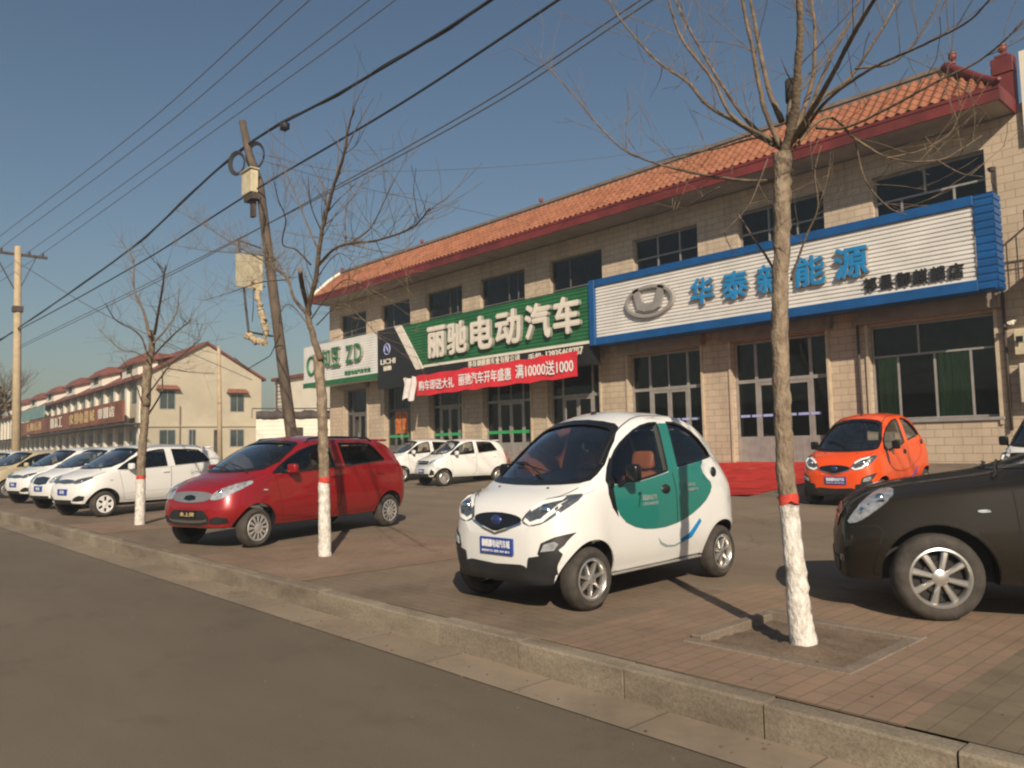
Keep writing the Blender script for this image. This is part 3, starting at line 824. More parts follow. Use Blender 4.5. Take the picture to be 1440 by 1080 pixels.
    C.patch('tail_lamp', 'B', [(.46, .82), (.60, .86), (.60, 1.05), (.48, 1.02)], M['redlamp'], .008, .04); C.patch('tail_lamp', 'B', mirror([(.46, .82), (.60, .86), (.60, 1.05), (.48, 1.02)]), M['redlamp'], .008, .04)
    for v in 'LR':
        for wc in (1.03, -1.05):
            arc = [(wc + .352 * math.cos(t), .265 + .352 * math.sin(t)) for t in [math.pi * (.02 + .96 * i / 20) for i in range(21)]]
            C.ribbons('wheel_arch_lip', [(v, arc, False)], col, .055, .010)
    # seats and dash
    interior(root, .12, -.62, .62, .48, M['seat_orange'] if kind == 'teal' else M['seat_grey'], 1.06, .72)
    if full:
        b = MB(); rbox(b, .10, .16, -.10, .10, 1.32, 1.40); b.tube([(.14, 0, 1.36), (.3, 0, 1.55)], .008, 5); b.build('rear_view_mirror', M['black_plastic'], root, smooth=60)
    for x, st in ((1.03, -.06), (-1.05, 0)):
        for sg in (1, -1): wheel(root, x, sg * .70, .262, .155, .172, 'alloy7' if x > 0 else 'alloy7', sg, steer=st)
    C.done()
    return root
# ---- model B: five-door hatchback (red, white and beige ones; squeezed for the small white pair)
KB = [
 (-2.03, .42, .50, .60, .66, .69, .46, .50, .50, .44),
 (-2.00, .34, .52, .76, .90, .93, .60, .66, .66, .56),
 (-1.92, .30, .53, .92, 1.12, 1.17, .69, .75, .74, .60),
 (-1.78, .29, .54, .99, 1.30, 1.37, .73, .79, .775, .60),
 (-1.62, .28, .54, 1.02, 1.41, 1.50, .74, .80, .785, .60),
 (-1.35, .27, .54, 1.03, 1.46, 1.565, .745, .805, .79, .60),
 (-.8, .27, .54, 1.03, 1.49, 1.60, .745, .80, .785, .61),
 (-.2, .27, .54, 1.02, 1.495, 1.61, .745, .80, .785, .615),
 (.3, .27, .54, 1.01, 1.46, 1.585, .745, .80, .78, .62),
 (.7, .27, .54, 1.0, 1.34, 1.485, .745, .80, .775, .625),
 (1.05, .27, .54, .985, 1.17, 1.31, .745, .80, .77, .635),
 (1.4, .27, .54, .96, 1.04, 1.13, .745, .805, .765, .63),
 (1.6, .28, .55, .93, .99, 1.05, .74, .805, .755, .60),
 (1.85, .29, .56, .88, .93, .985, .71, .785, .72, .55),
 (2.05, .30, .56, .82, .865, .915, .66, .74, .66, .50),
 (2.2, .30, .55, .74, .78, .82, .58, .65, .57, .43),
 (2.29, .32, .50, .62, .66, .70, .46, .52, .45, .34),
 (2.33, .36, .46, .54, .56, .58, .30, .34, .30, .24)]

def build_hatch(org, z0, head, col, label, group, sx=1., sy=1., sz=1., cap='cap', front='red', rails=True, shelfm=None, name='hatchback_car', platetxt=None, glassm=None, r=.28, nose=2.05):
    root = empty(name, (org[0], org[1], z0), head); tag(root, label, 'car', group)
    K2 = [(q[0] if q[0] < 1.05 else 1.05 + (q[0] - 1.05) * (nose - 1.05) / 1.28,) + tuple(q[1:]) for q in KB]
    lf = Loft(K2, sx, sy, sz); C = Car('hatch', lf, root, col)
    P = lambda poly: [(a * sx, b * sz) for a, b in poly]
    G = lambda poly: [(a * sy, b * sz) for a, b in poly]
    ga = glassm or M['carglass']
    fw = P([(1.13, 1.045), (1.0, 1.135), (.80, 1.245), (.55, 1.36), (.30, 1.435), (.02, 1.475), (-.12, 1.48), (-.13, 1.09), (.4, 1.065), (.9, 1.045)])
    rw = P([(-.33, 1.475), (-.85, 1.47), (-1.12, 1.45), (-1.24, 1.36), (-1.38, 1.19), (-1.36, 1.165), (-.85, 1.13), (-.36, 1.10)])
    ws = smooth_poly(G([(-.66, 1.12), (-.4, 1.085), (0, 1.075), (.4, 1.085), (.66, 1.12), (.57, 1.44), (.45, 1.50), (0, 1.525), (-.45, 1.50), (-.57, 1.44)]), 1)
    bw = G([(-.56, 1.15), (.56, 1.15), (.5, 1.44), (-.5, 1.44)])
    wx = 1.475 * sx
    C.shell([(wx, r, r + .075), (-wx, r, r + .075)], (-1.75 * sx, 1.42 * sx), [('y', fw, -2, 2), ('y', rw, -2, 2), ('x', ws, .1, 3.5), ('x', bw, -3.5, -1.2 * sx)], arch_dy=.28)
    for v in 'LR':
        sg = 1 if v == 'L' else -1
        C.patch('side_window', v, fw, ga, -.012, .08, thick=0)
        C.patch('rear_side_window', v, rw, ga, -.012, .08, thick=0)
        C.ribbons('window_seal', [(v, fw, True), (v, rw, True)], M['black_trim'], .022, .003)
        C.patch('mirror_triangle', v, P([(1.16, 1.035), (1.14, 1.06), (.93, 1.165), (.93, 1.035)]), M['black_trim'], .005, .04)
        fd = P([(1.13, 1.01), (1.08, .8), (1.02, .5), (.98, .345), (-.10, .345), (-.22, .55), (-.225, 1.06), (.4, 1.04)])
        rd = P([(-.24, 1.06), (-.235, .55), (-.12, .345), (-1.0, .345), (-1.1, .48), (-1.28, .66), (-1.44, .78), (-1.46, 1.13), (-.85, 1.105)])
        for nm, q, hx in (('door', fd, -.08), ('door', rd, -1.22)):
            g = C.ribbons('door_gap', [(v, q, True)], M['gap'], .012, .0022)
            d = C.patch(nm, v, q, col, .004, .06)
            if d is None: continue
            l, n = C.hit(v, hx * sx, .95 * sz)
            b = MB(); rbox(b, (hx - .09) * sx, (hx + .09) * sx, l.y - .01, l.y + .01 + .0, .935 * sz, .965 * sz)
            b.v = [(p[0], p[1] + sg * .02, p[2]) for p in b.v]
            b.build('door_handle', col, d, smooth=60)
        C.ribbons('side_crease', [(v, P([(1.0, .515), (.3, .545), (-.6, .57), (-1.1, .58)]), False)], col, .03, .008)
        # fender flare
        for wc, nm in ((wx, 'wheel_arch_lip'), (-wx, 'wheel_arch_lip')):
            arc = [(wc + (r + .10) * math.cos(t), r + (r + .10) * math.sin(t)) for t in [math.pi * (.02 + .96 * i / 20) for i in range(21)]]
            C.ribbons(nm, [(v, arc, False)], col, .05, .007)
        ms = mirror_part(root, .90 * sx, sg * .80 * sy, 1.10 * sz, col, 1.0, sg)
    C.patch('windscreen', 'F', ws, M['screen'], -.012, .08, thick=0)
    C.ribbons('windscreen_seal', [('F', ws, True)], M['black_trim'], .035, .004)
    C.patch('rear_window', 'B', bw, M['cardark'], -.012, .1, thick=0)
    hl = smooth_poly(G([(.38, .70), (.42, .80), (.52, .87), (.64, .93), (.735, .955), (.75, .90), (.69, .80), (.56, .70)]), 1)
    if front == 'white': hl = smooth_poly(G([(.28, .76), (.32, .83), (.50, .88), (.66, .905), (.70, .87), (.60, .79), (.42, .745)]), 1)
    if front == 'small': hl = smooth_poly(G([(.42, .74), (.43, .83), (.55, .87), (.66, .885), (.68, .84), (.58, .76)]), 1)
    for f in ((lambda p: p), mirror):
        h = C.patch('headlight', 'F', f(hl), M['lampglass'] if front != 'white' else M['lampdark'], .010, .035)
        c = f(G([(.50, .80)]))[0]; l, n = C.hit('F', c[0], c[1])
        b = MB(); b.lathe([(0, .012), (.035, .010), (.045, -.02)], 16, 'x', (l.x, l.y, l.z)); b.build('lamp_reflector', M['chrome'], h, smooth=True)
        if front == 'red':
            fg = f(G([(.42, .375), (.44, .45), (.55, .475), (.66, .455), (.65, .39), (.55, .365)]))
        elif front == 'white':
            fg = f(G([(.36, .38), (.42, .44), (.56, .50), (.66, .48), (.62, .39), (.5, .37)]))
        else:
            fg = f(G([(.50, .36), (.62, .58), (.70, .50), (.66, .38)]))
        g = C.patch('fog_surround', 'F', fg, M['black_plastic'], .010, .035)
    if front == 'red':
        g = C.patch('grille', 'F', smooth_poly(G([(-.42, .735), (-.40, .785), (-.25, .805), (0, .815), (.25, .805), (.40, .785), (.42, .735), (.35, .685), (.15, .665), (0, .66), (-.15, .665), (-.35, .685)]), 1), M['satin'], .012, .03)
        C.patch('grille_slot', 'F', G([(-.13, .705), (-.10, .75), (0, .765), (.10, .75), (.13, .705), (0, .685)]), M['black_trim'], .016, .03, g)
        C.patch('lower_grille', 'F', G([(-.40, .37), (-.42, .47), (-.32, .56), (.32, .56), (.42, .47), (.40, .37), (.2, .355), (-.2, .355)]), M['black_plastic'], .010, .035)
        C.ribbons('bumper_chrome', [('F', G([(-.40, .43), (-.3, .405), (0, .395), (.3, .405), (.40, .43)]), False)], M['chrome'], .035, .018)
        plate(C, root, 0., .50, .36, .10, '未上牌', M['black_trim'], M['gold'], None, .02)
    elif front == 'white':
        g = C.patch('grille', 'F', G([(-.28, .76), (-.28, .83), (0, .845), (.28, .83), (.28, .76), (0, .745)]), M['lampdark'], .010, .03)
        C.ribbons('grille_chrome', [('F', G([(-.28, .80), (0, .805), (.28, .80)]), False)], M['chrome'], .015, .016, g)
        C.patch('lower_grille', 'F', G([(-.32, .30), (-.34, .40), (.34, .40), (.32, .30)]), M['black_plastic'], .010, .04)
        plate(C, root, 0., .56, .36, .13, '祁县', M['platebl'], M['white'], None, .02, .5)
    elif front == 'chrome':
        g = C.patch('grille', 'F', G([(-.30, .68), (-.34, .83), (0, .86), (.34, .83), (.30, .68), (0, .65)]), M['black_trim'], .010, .03)
        C.ribbons('grille_chrome', [('F', G([(-.30 + .1 * k, .69), (-.27 + .1 * k, .82)]), False) for k in range(7)], M['chrome'], .035, .018, g)
        C.patch('lower_grille', 'F', G([(-.42, .30), (-.44, .38), (.44, .38), (.42, .30)]), M['black_plastic'], .010, .04)
        plate(C, root, 0., .54, .36, .13, '祁县', M['platebl'], M['white'], None, .02, .5)
    else:
        g = C.patch('grille', 'F', G([(-.38, .74), (-.38, .84), (0, .855), (.38, .84), (.38, .74), (0, .73)]), M['black_trim'], .010, .03)
        C.ribbons('grille_chrome', [('F', G([(-.36, .79), (0, .795), (.36, .79)]), False)], M['hubcap'], .016, .016, g)
        C.patch('lower_grille', 'F', G([(-.48, .32), (-.48, .42), (.48, .42), (.48, .32)]), M['black_plastic'], .010, .04)
        plate(C, root, 0., .50, .38, .13, '电动汽车', M['platebl'], M['white'], None, .02, .8)
    C.ribbons('bonnet_gap', [('T', [(1.92 * sx, -.45 * sy), (1.75 * sx, -.60 * sy), (1.4 * sx, -.655 * sy)], False), ('T', [(1.92 * sx, .45 * sy), (1.75 * sx, .60 * sy), (1.4 * sx, .655 * sy)], False)], M['gap'], .009, .003)
    l1, _ = C.hit('T', 1.42 * sx, .1); l2, _ = C.hit('T', 1.28 * sx, -.45)
    b = MB(); b.tube([l1 + Vector((0, 0, .02)), (l1 + l2) / 2 + Vector((0, 0, .05)), l2 + Vector((0, 0, .03))], .009, 5)
    l1, _ = C.hit('T', 1.42 * sx, .5); l2, _ = C.hit('T', 1.28 * sx, .0); b.tube([l1 + Vector((0, 0, .02)), (l1 + l2) / 2 + Vector((0, 0, .05)), l2 + Vector((0, 0, .03))], .009, 5)
    b.build('wiper', M['black_plastic'], root)
    if rails:
        for sg in (-1, 1):
            b = MB(); pts = []
            for x in (.35, .25, 0, -.4, -.8, -1.15, -1.25):
                l, _ = C.hit('T', x * sx, sg * .56 * sy); h = .0 if x in (.35, -1.25) else .045
                pts.append(l + Vector((0, 0, h)))
            b.tube(pts, .016, 8); b.build('roof_rail', M['black_trim'] if front == 'red' else M['hubcap'], root, smooth=True)
    # tailgate spoiler and lamps
    b = MB(); rbox(b, -1.73 * sx, -1.45 * sx, -.58 * sy, .58 * sy, 1.49 * sz, 1.54 * sz); b.build('roof_spoiler', col, root, smooth=60)
    for f in ((lambda p: p), mirror): C.patch('tail_lamp', 'B', f(G([(.58, .85), (.72, .82), (.74, 1.0), (.66, 1.15), (.58, 1.10)])), M['redlamp'], .01, .04)
    for v in 'LR': C.patch('tail_lamp_side', v, P([(-1.88, .88), (-1.97, .86), (-1.93, 1.02), (-1.83, 1.15), (-1.78, 1.10)]), M['redlamp'], .01, .03)
    for v in 'LR': C.patch('side_repeater', v, P([(1.30, .80), (1.37, .805), (1.37, .825), (1.30, .82)]), M['lampglass'], .008, .02)
    interior(root, .05 * sx, -.95 * sx, .66 * sy, .42, M['seat_grey'], 1.05 * sz, 1.12 * sx)
    for x in (wx, -wx):
        for sg in (1, -1): wheel(root, x, sg * (.785 * sy), r, .17, r * .68, cap, sg)
    C.done()
    return root

# ---- model D: dark saloon
KD = [
 (-2.35, .42, .52, .66, .72, .75, .50, .54, .52, .45),
 (-2.3, .36, .54, .82, .90, .94, .66, .71, .70, .60),
 (-2.12, .31, .55, .93, 1.0, 1.05, .76, .82, .79, .66),
 (-1.98, .29, .56, .98, 1.06, 1.12, .80, .86, .825, .62),
 (-1.72, .28, .56, 1.0, 1.18, 1.24, .80, .865, .83, .58),
 (-1.35, .27, .56, 1.01, 1.36, 1.43, .80, .86, .83, .57),
 (-0.75, .25, .56, 1.01, 1.45, 1.53, .80, .86, .83, .58),
 (-0.25, .25, .56, 1.0, 1.43, 1.51, .80, .86, .825, .59),
 (0.2, .25, .56, .995, 1.32, 1.40, .80, .86, .82, .60),
 (0.57, .25, .56, .985, 1.16, 1.235, .80, .865, .82, .63),
 (0.87, .26, .57, .965, 1.05, 1.125, .80, .87, .81, .64),
 (1.17, .27, .58, .94, 1.01, 1.075, .80, .87, .80, .62),
 (1.5, .27, .58, .90, .965, 1.025, .78, .855, .77, .59),
 (1.74, .26, .57, .86, .915, .97, .745, .82, .73, .56),
 (1.9, .25, .56, .79, .84, .89, .68, .75, .66, .50),
 (2, .25, .54, .72, .76, .80, .60, .655, .58, .44),
 (2.035, .27, .50, .62, .65, .68, .46, .50, .44, .34),
 (2.07, .33, .46, .54, .56, .58, .30, .32, .28, .22)]

def build_saloon(org, z0, head, col, label):
    root = empty('saloon_car', (org[0], org[1], z0), head); tag(root, label, 'car')
    lf = Loft(KD); C = Car('saloon', lf, root, col)
    fw = [(.60, 1.04), (.46, 1.12), (.24, 1.23), (-.02, 1.34), (-.3, 1.405), (-.55, 1.42), (-.54, 1.055), (.1, 1.04)]
    rw = [(-.7, 1.42), (-1.1, 1.38), (-1.4, 1.27), (-1.58, 1.13), (-1.56, 1.09), (-.72, 1.06)]
    ws = smooth_poly([(-.68, 1.16), (-.4, 1.135), (0, 1.125), (.4, 1.135), (.68, 1.16), (.56, 1.38), (.45, 1.42), (0, 1.44), (-.45, 1.42), (-.56, 1.38)], 1)
    bw = [(-.54, 1.20), (.54, 1.20), (.46, 1.40), (-.46, 1.40)]
    C.shell([(1.35, .325, .395), (-1.35, .325, .395)], (-1.75, .80), [('y', fw, -2, 2), ('y', rw, -2, 2), ('x', ws, .1, 3.), ('x', bw, -3., -1.0)], arch_dy=.3)
    for v in 'LR':
        sg = 1 if v == 'L' else -1
        C.patch('side_window', v, fw, M['cardark'], -.012, .08, thick=0); C.patch('rear_side_window', v, rw, M['cardark'], -.012, .08, thick=0)
        C.ribbons('window_seal', [(v, fw, True), (v, rw, True)], M['chrome'], .012, .004)
        for q in ([(.84, .98), (.82, .7), (.84, .40), (.80, .30), (-.50, .30), (-.62, .5), (-.62, 1.035), (.3, 1.02)], [(-.64, 1.035), (-.64, .5), (-.52, .30), (-.95, .30), (-1.02, .45), (-1.2, .70), (-1.45, .80), (-1.45, 1.05), (-.9, 1.045)]):
            C.ribbons('door_gap', [(v, q, True)], M['gap'], .012, .0022); C.patch('door', v, q, col, .004, .06)
        C.patch('side_repeater', v, smooth_poly([(.99, .815), (1.075, .812), (1.085, .832), (1.005, .838)], 1), M['lampglass'], .010, .02)
        for wc in (1.35, -1.35):
            arc = [(wc + .425 * math.cos(t), .325 + .425 * math.sin(t)) for t in [math.pi * (.0 + 1. * i / 24) for i in range(25)]]
            C.ribbons('wheel_arch_lip', [(v, arc, False)], col, .045, .006)
        C.ribbons('bumper_gap', [(v, [(1.75, .56), (1.72, .66), (1.76, .70)], False), (v, [(1.76, .70), (1.86, .69), (1.96, .675)], False)], M['gap'], .010, .003)
        mirror_part(root, .44, sg * .86, 1.13, col, 1.15, sg)
    C.patch('windscreen', 'F', ws, M['carglass'], -.012, .08, thick=0)
    C.ribbons('windscreen_seal', [('F', ws, True)], M['black_trim'], .035, .004)
    C.patch('rear_window', 'B', bw, M['cardark'], -.012, .1, thick=0)
    for v in 'LR':
        h = C.patch('headlight', v, smooth_poly([(1.60, .955), (1.64, .972), (1.73, .95), (1.84, .87), (1.93, .775), (1.97, .70), (1.89, .715), (1.79, .79), (1.69, .87)], 1), M['lampglass'], .012, .03)
        sg = 1 if v == 'L' else -1
        for (a, c, rr) in ((1.72, .90, .035), (1.85, .80, .03)):
            l, n = C.hit(v, a, c)
            if l: b = MB(); b.lathe([(0, .012), (rr, .008), (rr * 1.2, -.01)], 14, 'y', (l.x, l.y, l.z)); b.build('lamp_reflector', M['chrome'], h, smooth=True)
    g = C.patch('grille', 'F', [(-.36, .66), (-.42, .80), (0, .83), (.42, .80), (.36, .66), (0, .63)], M['black_trim'], .01, .03)
    C.ribbons('grille_chrome', [('F', [(-.4, .74), (0, .745), (.4, .74)], False)], M['chrome'], .02, .016, g)
    C.patch('lower_grille', 'F', [(-.45, .30), (-.5, .42), (.5, .42), (.45, .30)], M['black_plastic'], .01, .04)
    for f in ((lambda p: p), mirror): C.patch('fog_lamp', 'F', f([(.53, .40), (.55, .45), (.62, .45), (.61, .40)]), M['lampdark'], .01, .02)
    C.ribbons('bonnet_gap', [('T', [(2.0, -.5), (1.75, -.67), (1.3, -.70), (.75, -.70)], False), ('T', [(2.0, .5), (1.75, .67), (1.3, .70), (.75, .70)], False)], M['gap'], .009, .003)
    for (a, c) in ((.12, -.5), (.6, .0)):
        l1, _ = C.hit('T', .93, a); l2, _ = C.hit('T', .79, c)
        b = MB(); b.tube([l1 + Vector((.0, 0, .01)), l1 + Vector((-.03, -.05, .04)), (l1 + l2) / 2 + Vector((0, 0, .05)), l2 + Vector((0, 0, .03))], .010, 5); b.build('wiper', M['black_plastic'], root)
    interior(root, -.2, -1.05, .7, .35, M['seat_grey'], 1.05, .5)
    for x, st in ((1.35, -.03), (-1.35, 0)):
        for sg in (1, -1): wheel(root, x, sg * .85, .325, .19, .222, 'dark9', sg, steer=.2 if x > 0 else 0)
    C.done()
    return root
# ================================================================== the ground
def sheet(name, x0, x1, y0, y1, z, m, nx=1, ny=1):
    b = MB(); b.quad((x0, y0, z), (x1, y0, z), (x1, y1, z), (x0, y1, z)); o = b.build(name, m); tag(o, kind='structure'); return o

def lot_z(x, y):
    # the forecourt climbs gently to a raised apron along the shops
    f = min(1, max(0, (x + 46) / 8.))
    if y < 15.2: z = 0
    elif y < 18.3: z = .17 * (y - 15.2) / 3.1
    elif y < 19.6: z = .17 + .40 * (y - 18.3) / 1.3
    else: z = .57
    # the right-hand half starts to climb sooner
    z2 = 0 if y < 12.5 else (.32 * (y - 12.5) / 5.8 if y < 18.3 else (.32 + .25 * (y - 18.3) / 1.3 if y < 19.6 else .57))
    k = min(1, max(0, (x + 16) / 5.)); z = z * (1 - k) + z2 * k
    return z * f
sheet('ground', -900, 900, -900, 900, -.26, M['base'])
sheet('road', -420, 220, -14, 3.7, -.20, M['asphalt'])
sheet('gutter', -420, 220, 3.47, 3.86, -.192, M['gutter'])
# kerb: stones laid end to end with open joints, a little uneven
b = MB(); x = -299.62; rng = random.Random(3)
while x < 40:
    w = .95 if x > -60 else 4.75
    dz, dy = (rng.uniform(-.014, .004), rng.uniform(-.010, .008)) if x > -60 else (0, 0)
    y0, y1, z0, z1 = 3.855 + dy, 4.0 + dy, -.24, .004 + dz
    xa, xb = x + .006, x + w - .006; c = .014
    pr = [(y0, z0), (y0, z1 - c), (y0 + c * .4, z1 - c * .3), (y0 + c, z1), (y1, z1), (y1, z0)]
    b.grid([[(xa, p[0], p[1]) for p in pr], [(xb, p[0], p[1]) for p in pr]], closed_v=True)
    b.add([(xa, p[0], p[1]) for p in pr] + [(xb, p[0], p[1]) for p in pr], [(5, 4, 3, 2, 1, 0), (6, 7, 8, 9, 10, 11)])
    x += w
tag(b.build('kerb', M['kerbstone']), kind='structure')
sheet('kerb_bed', -420, 220, 3.86, 4.0, -.06, M['soil'])
# pavement (with a square left open round the first tree) and forecourt
PX0, PX1, PY0, PY1 = -3.32, -2.14, 4.62, 5.82
b = MB()
def strip(b, xs, ys, z=.0, skip=None):
    for i in range(len(xs) - 1):
        for j in range(len(ys) - 1):
            if skip and skip(xs[i], ys[j]): continue
            b.quad((xs[i], ys[j], z), (xs[i + 1], ys[j], z), (xs[i + 1], ys[j + 1], z), (xs[i], ys[j + 1], z))
def inpit(x, y): return abs(x - PX0) < 1e-6 and abs(y - PY0) < 1e-6
strip(b, [-420, PX0, PX1, -1.6], [3.99, PY0, PY1, 6.4], 0, inpit)
b.build('pavement', M['greypave']); bpy.data.objects['pavement']['kind'] = 'structure'
# red brick fields round the trees, right-hand square tiles
def field(x0, x1, y0, y1, m, hole=False, z=.004):
    b = MB()
    if hole: strip(b, [x0, PX0, PX1, x1], [y0, PY0, PY1, y1], z, inpit)
    else: strip(b, [x0, x1], [y0, y1], z)
    tag(b.build('paving', m), kind='structure')
field(-4.1, -1.6, 4.0, 6.9, M['redpave'], True)
field(-10.6, -7.7, 4.0, 7.3, M['redpave'])
field(-17.3, -14.9, 4.0, 6.6, M['redpave'])
b = MB(); strip(b, [-1.6, 220], [4.0, 6.4], 0.002); tag(b.build('paving', M['tilepave']), kind='structure')
# lot: one mesh that rises towards the shops
ys = [6.4, 10, 12.5, 14, 15.2, 16.2, 17.2, 18.3, 18.7, 19.2, 19.6, 20.6, 30, 250]
xs = [-420, -200, -100, -60, -46, -44, -42, -40, -38, -30, -20, -16, -14.7, -13.4, -12.2, -11, -9, 0, 20, 220]
b = MB(); b.grid([[(x, y, lot_z(x, y) + .0) for y in ys] for x in xs]); tag(b.build('forecourt', M['lot']), kind='structure')
# tree pit: sunk soil in a concrete edging frame
b = MB(); rows = []; n = 16; rr = random.Random(5)
for i in range(n + 1):
    rows.append([(PX0 + (PX1 - PX0) * i / n, PY0 + (PY1 - PY0) * j / n, -.022 + rr.uniform(-.010, .012) + .05 * math.exp(-((PX0 + (PX1 - PX0) * i / n + 2.66) ** 2 + (PY0 + (PY1 - PY0) * j / n - 5.07) ** 2) / .02)) for j in range(n + 1)])
b.grid(rows); b.box(PX0 - .01, PX1 + .01, PY0 - .01, PY1 + .01, -.3, -.06); tag(b.build('soil', M['soil'], smooth=True), kind='structure')
b = MB(); t = .10
b.box(PX0, PX1, PY0, PY0 + t, -.1, .012); b.box(PX0, PX0 + t * .9, PY0 + t + .005, PY1 - .12, -.1, .035); b.box(PX1 - t, PX1, PY0 + t + .005, PY1 - t - .005, -.1, .010)
b.box(PX0 + .30, PX1 - .0, PY1 - t, PY1, -.1, .014)
b.box(PX0 + .0, PX0 + .295, PY1 - t - .015, PY1 - .005, -.1, .045)
o = b.build('tree_pit_edging', M['edging'], bevel=.008); tag(o, 'low concrete edging around the soil square of the whitewashed tree nearest the camera', 'edging')
# crumbs and dirt on the road and pavement
b = MB(); rr = random.Random(11)
for k in range(330):
    x = rr.uniform(-14, 0); y = rr.choice([rr.uniform(3.3, 3.85), rr.uniform(3.3, 3.85), rr.uniform(1.5, 3.5), rr.uniform(4.1, 7)])
    z = -.198 if y < 3.47 else (-.19 if y < 3.86 else .006); s = rr.uniform(.002, .008)
    b.box(x - s, x + s * rr.uniform(.5, 1.4), y - s, y + s, z - .002, z + s * .9)
tag(b.build('grit', M['soil']), kind='stuff', label='loose grit and dirt lying in the gutter and on the paving', cat='grit')

# ================================================================== the shop building
W = 20.5
BX0, BX1, BZ0, BZ1 = -36.2, -1.0, .45, 8.72
shop = empty('shop_building', (-20, W, .55)); tag(shop, 'long two-storey cream block shop building with terracotta tiled eave and maroon fascia', 'building')
SH = Vector((-20, W, .55))
def SB():
    return MB()
def bput(b, name, m, parent=shop, **k):
    b.v = [tuple(Vector(v) - SH) for v in b.v]
    return b.build(name, m, parent, **k)
GF = [(-34.75, -32.6), (-31.1, -28.95), (-27.6, -25.3), (-24.0, -21.2), (-20.3, -17.75), (-16.5, -13.65), (-12.6, -9.65)]
UF = [(-35.15, -32.65), (-31.35, -28.95), (-27.75, -25.2), (-24.05, -21.4), (-20.05, -17.5), (-16.15, -13.6), (-12.2, -9.55), (-8.25, -5.62)]
ops = [(a, c, .70, 4.25) for a, c in GF] + [(-8.55, -5.65, 1.78, 4.22)] + [(a, c, 6.05, 8.1) for a, c in UF]
def wall_mesh(b, x0, x1, z0, z1, ops, y, t=.32):
    xs = sorted(set([x0, x1] + [o[0] for o in ops] + [o[1] for o in ops])); zs = sorted(set([z0, z1] + [o[2] for o in ops] + [o[3] for o in ops]))
    for i in range(len(xs) - 1):
        for j in range(len(zs) - 1):
            cx, cz = (xs[i] + xs[i + 1]) / 2, (zs[j] + zs[j + 1]) / 2
            if any(o[0] < cx < o[1] and o[2] < cz < o[3] for o in ops): continue
            b.quad((xs[i], y, zs[j]), (xs[i + 1], y, zs[j]), (xs[i + 1], y, zs[j + 1]), (xs[i], y, zs[j + 1]))
    for o in ops:
        b.quad((o[0], y, o[2]), (o[0], y + t, o[2]), (o[0], y + t, o[3]), (o[0], y, o[3]))
        b.quad((o[1], y, o[2]), (o[1], y, o[3]), (o[1], y + t, o[3]), (o[1], y + t, o[2]))
        b.quad((o[0], y, o[3]), (o[0], y + t, o[3]), (o[1], y + t, o[3]), (o[1], y, o[3]))
        b.quad((o[0], y, o[2]), (o[1], y, o[2]), (o[1], y + t, o[2]), (o[0], y + t, o[2]))
b = SB(); wall_mesh(b, BX0, BX1, BZ0, BZ1, ops, W)
b.quad((BX0, W, BZ0), (BX0, W, BZ1), (BX0, W + 9, BZ1), (BX0, W + 9, BZ0)); b.quad((BX1, W, BZ0), (BX1, W + 9, BZ0), (BX1, W + 9, BZ1), (BX1, W, BZ1))
b.quad((BX0, W + 9, BZ0), (BX0, W + 9, BZ1), (BX1, W + 9, BZ1), (BX1, W + 9, BZ0))
bput(b, 'wall', M['wall_brick'], fixn=False)
b = SB(); b.box(BX0 + .3, BX1 - .3, W + 2.6, W + 2.7, BZ0, BZ1); b.box(BX0 + .3, BX1 - .3, W + .34, W + 2.58, .58, .68); b.box(BX0 + .3, BX1 - .3, W + .34, W + 2.58, 4.9, 5.1)
for k in range(8): x = [-36, -32.2, -28.3, -24.7, -20.7, -17., -13.1, -9.1][k]; b.box(x, x + .12, W + .36, W + 2.55, .70, 4.88); b.box(x, x + .12, W + .36, W + 2.55, 5.12, 8.6)
bput(b, 'room_interior', M['darkroom'])
b = SB(); b.box(BX0 + .02, BX1 - .02, W + .02, W + 8.9, 8.73, 8.95); bput(b, 'roof', M['roofdeck'])
b = SB(); b.box(BX0, -5.0, W - .015, W - .002, .57, .70) ; bput(b, 'plinth', M['edging'])

def frame_win(name, x0, x1, z0, z1, vs, hs, fm, gm=None, t=.05, y=None, dep=.06):
    """frame with mullions at fractions vs [(f, za, zb)] and transoms hs; glass as a sub-part"""
    y = W + .16 if y is None else y
    b = SB()
    b.box(x0, x0 + t, y, y + dep, z0, z1); b.box(x1 - t, x1, y, y + dep, z0, z1)
    b.box(x0 + t, x1 - t, y, y + dep, z1 - t, z1); b.box(x0 + t, x1 - t, y, y + dep, z0, z0 + t)
    for z in hs: b.box(x0 + t, x1 - t, y + .002, y + dep - .002, z - t / 2, z + t / 2)
    for f, za, zb in vs:
        x = x0 + (x1 - x0) * f; b.box(x - t / 2, x + t / 2, y + .004, y + dep - .004, za, zb)
    o = bput(b, name, fm)
    g = SB(); g.quad((x0 + t / 2, y + dep * .5, z0 + t / 2), (x1 - t / 2, y + dep * .5, z0 + t / 2), (x1 - t / 2, y + dep * .5, z1 - t / 2), (x0 + t / 2, y + dep * .5, z1 - t / 2))
    bput(g, 'glass', gm or M['winglass'], o, fixn=False)
    return o
# upper storey windows: each divided differently, as in the photograph
for k, (a, c) in enumerate(UF):
    zt = 7.42 if k in (5, 6, 7) else 7.0
    if k == 7: vs = [(.47, 7.42, 8.1), (.72, 6.1, 7.4), (.25, 6.1, 7.4)]
    elif k == 5: vs = [(.36, 6.1, 8.1), (.70, 6.1, 8.1)]
    elif k in (2, 3): vs = [(.6, 6.1, 8.1), (.8, 6.1, 8.1)]
    else: vs = [(.35, 6.1, 8.1), (.68, 6.1, zt)]
    frame_win('window', a + .01, c - .01, 6.06, 8.09, vs, [zt], M['alu'] if k > 4 else M['aludark'])
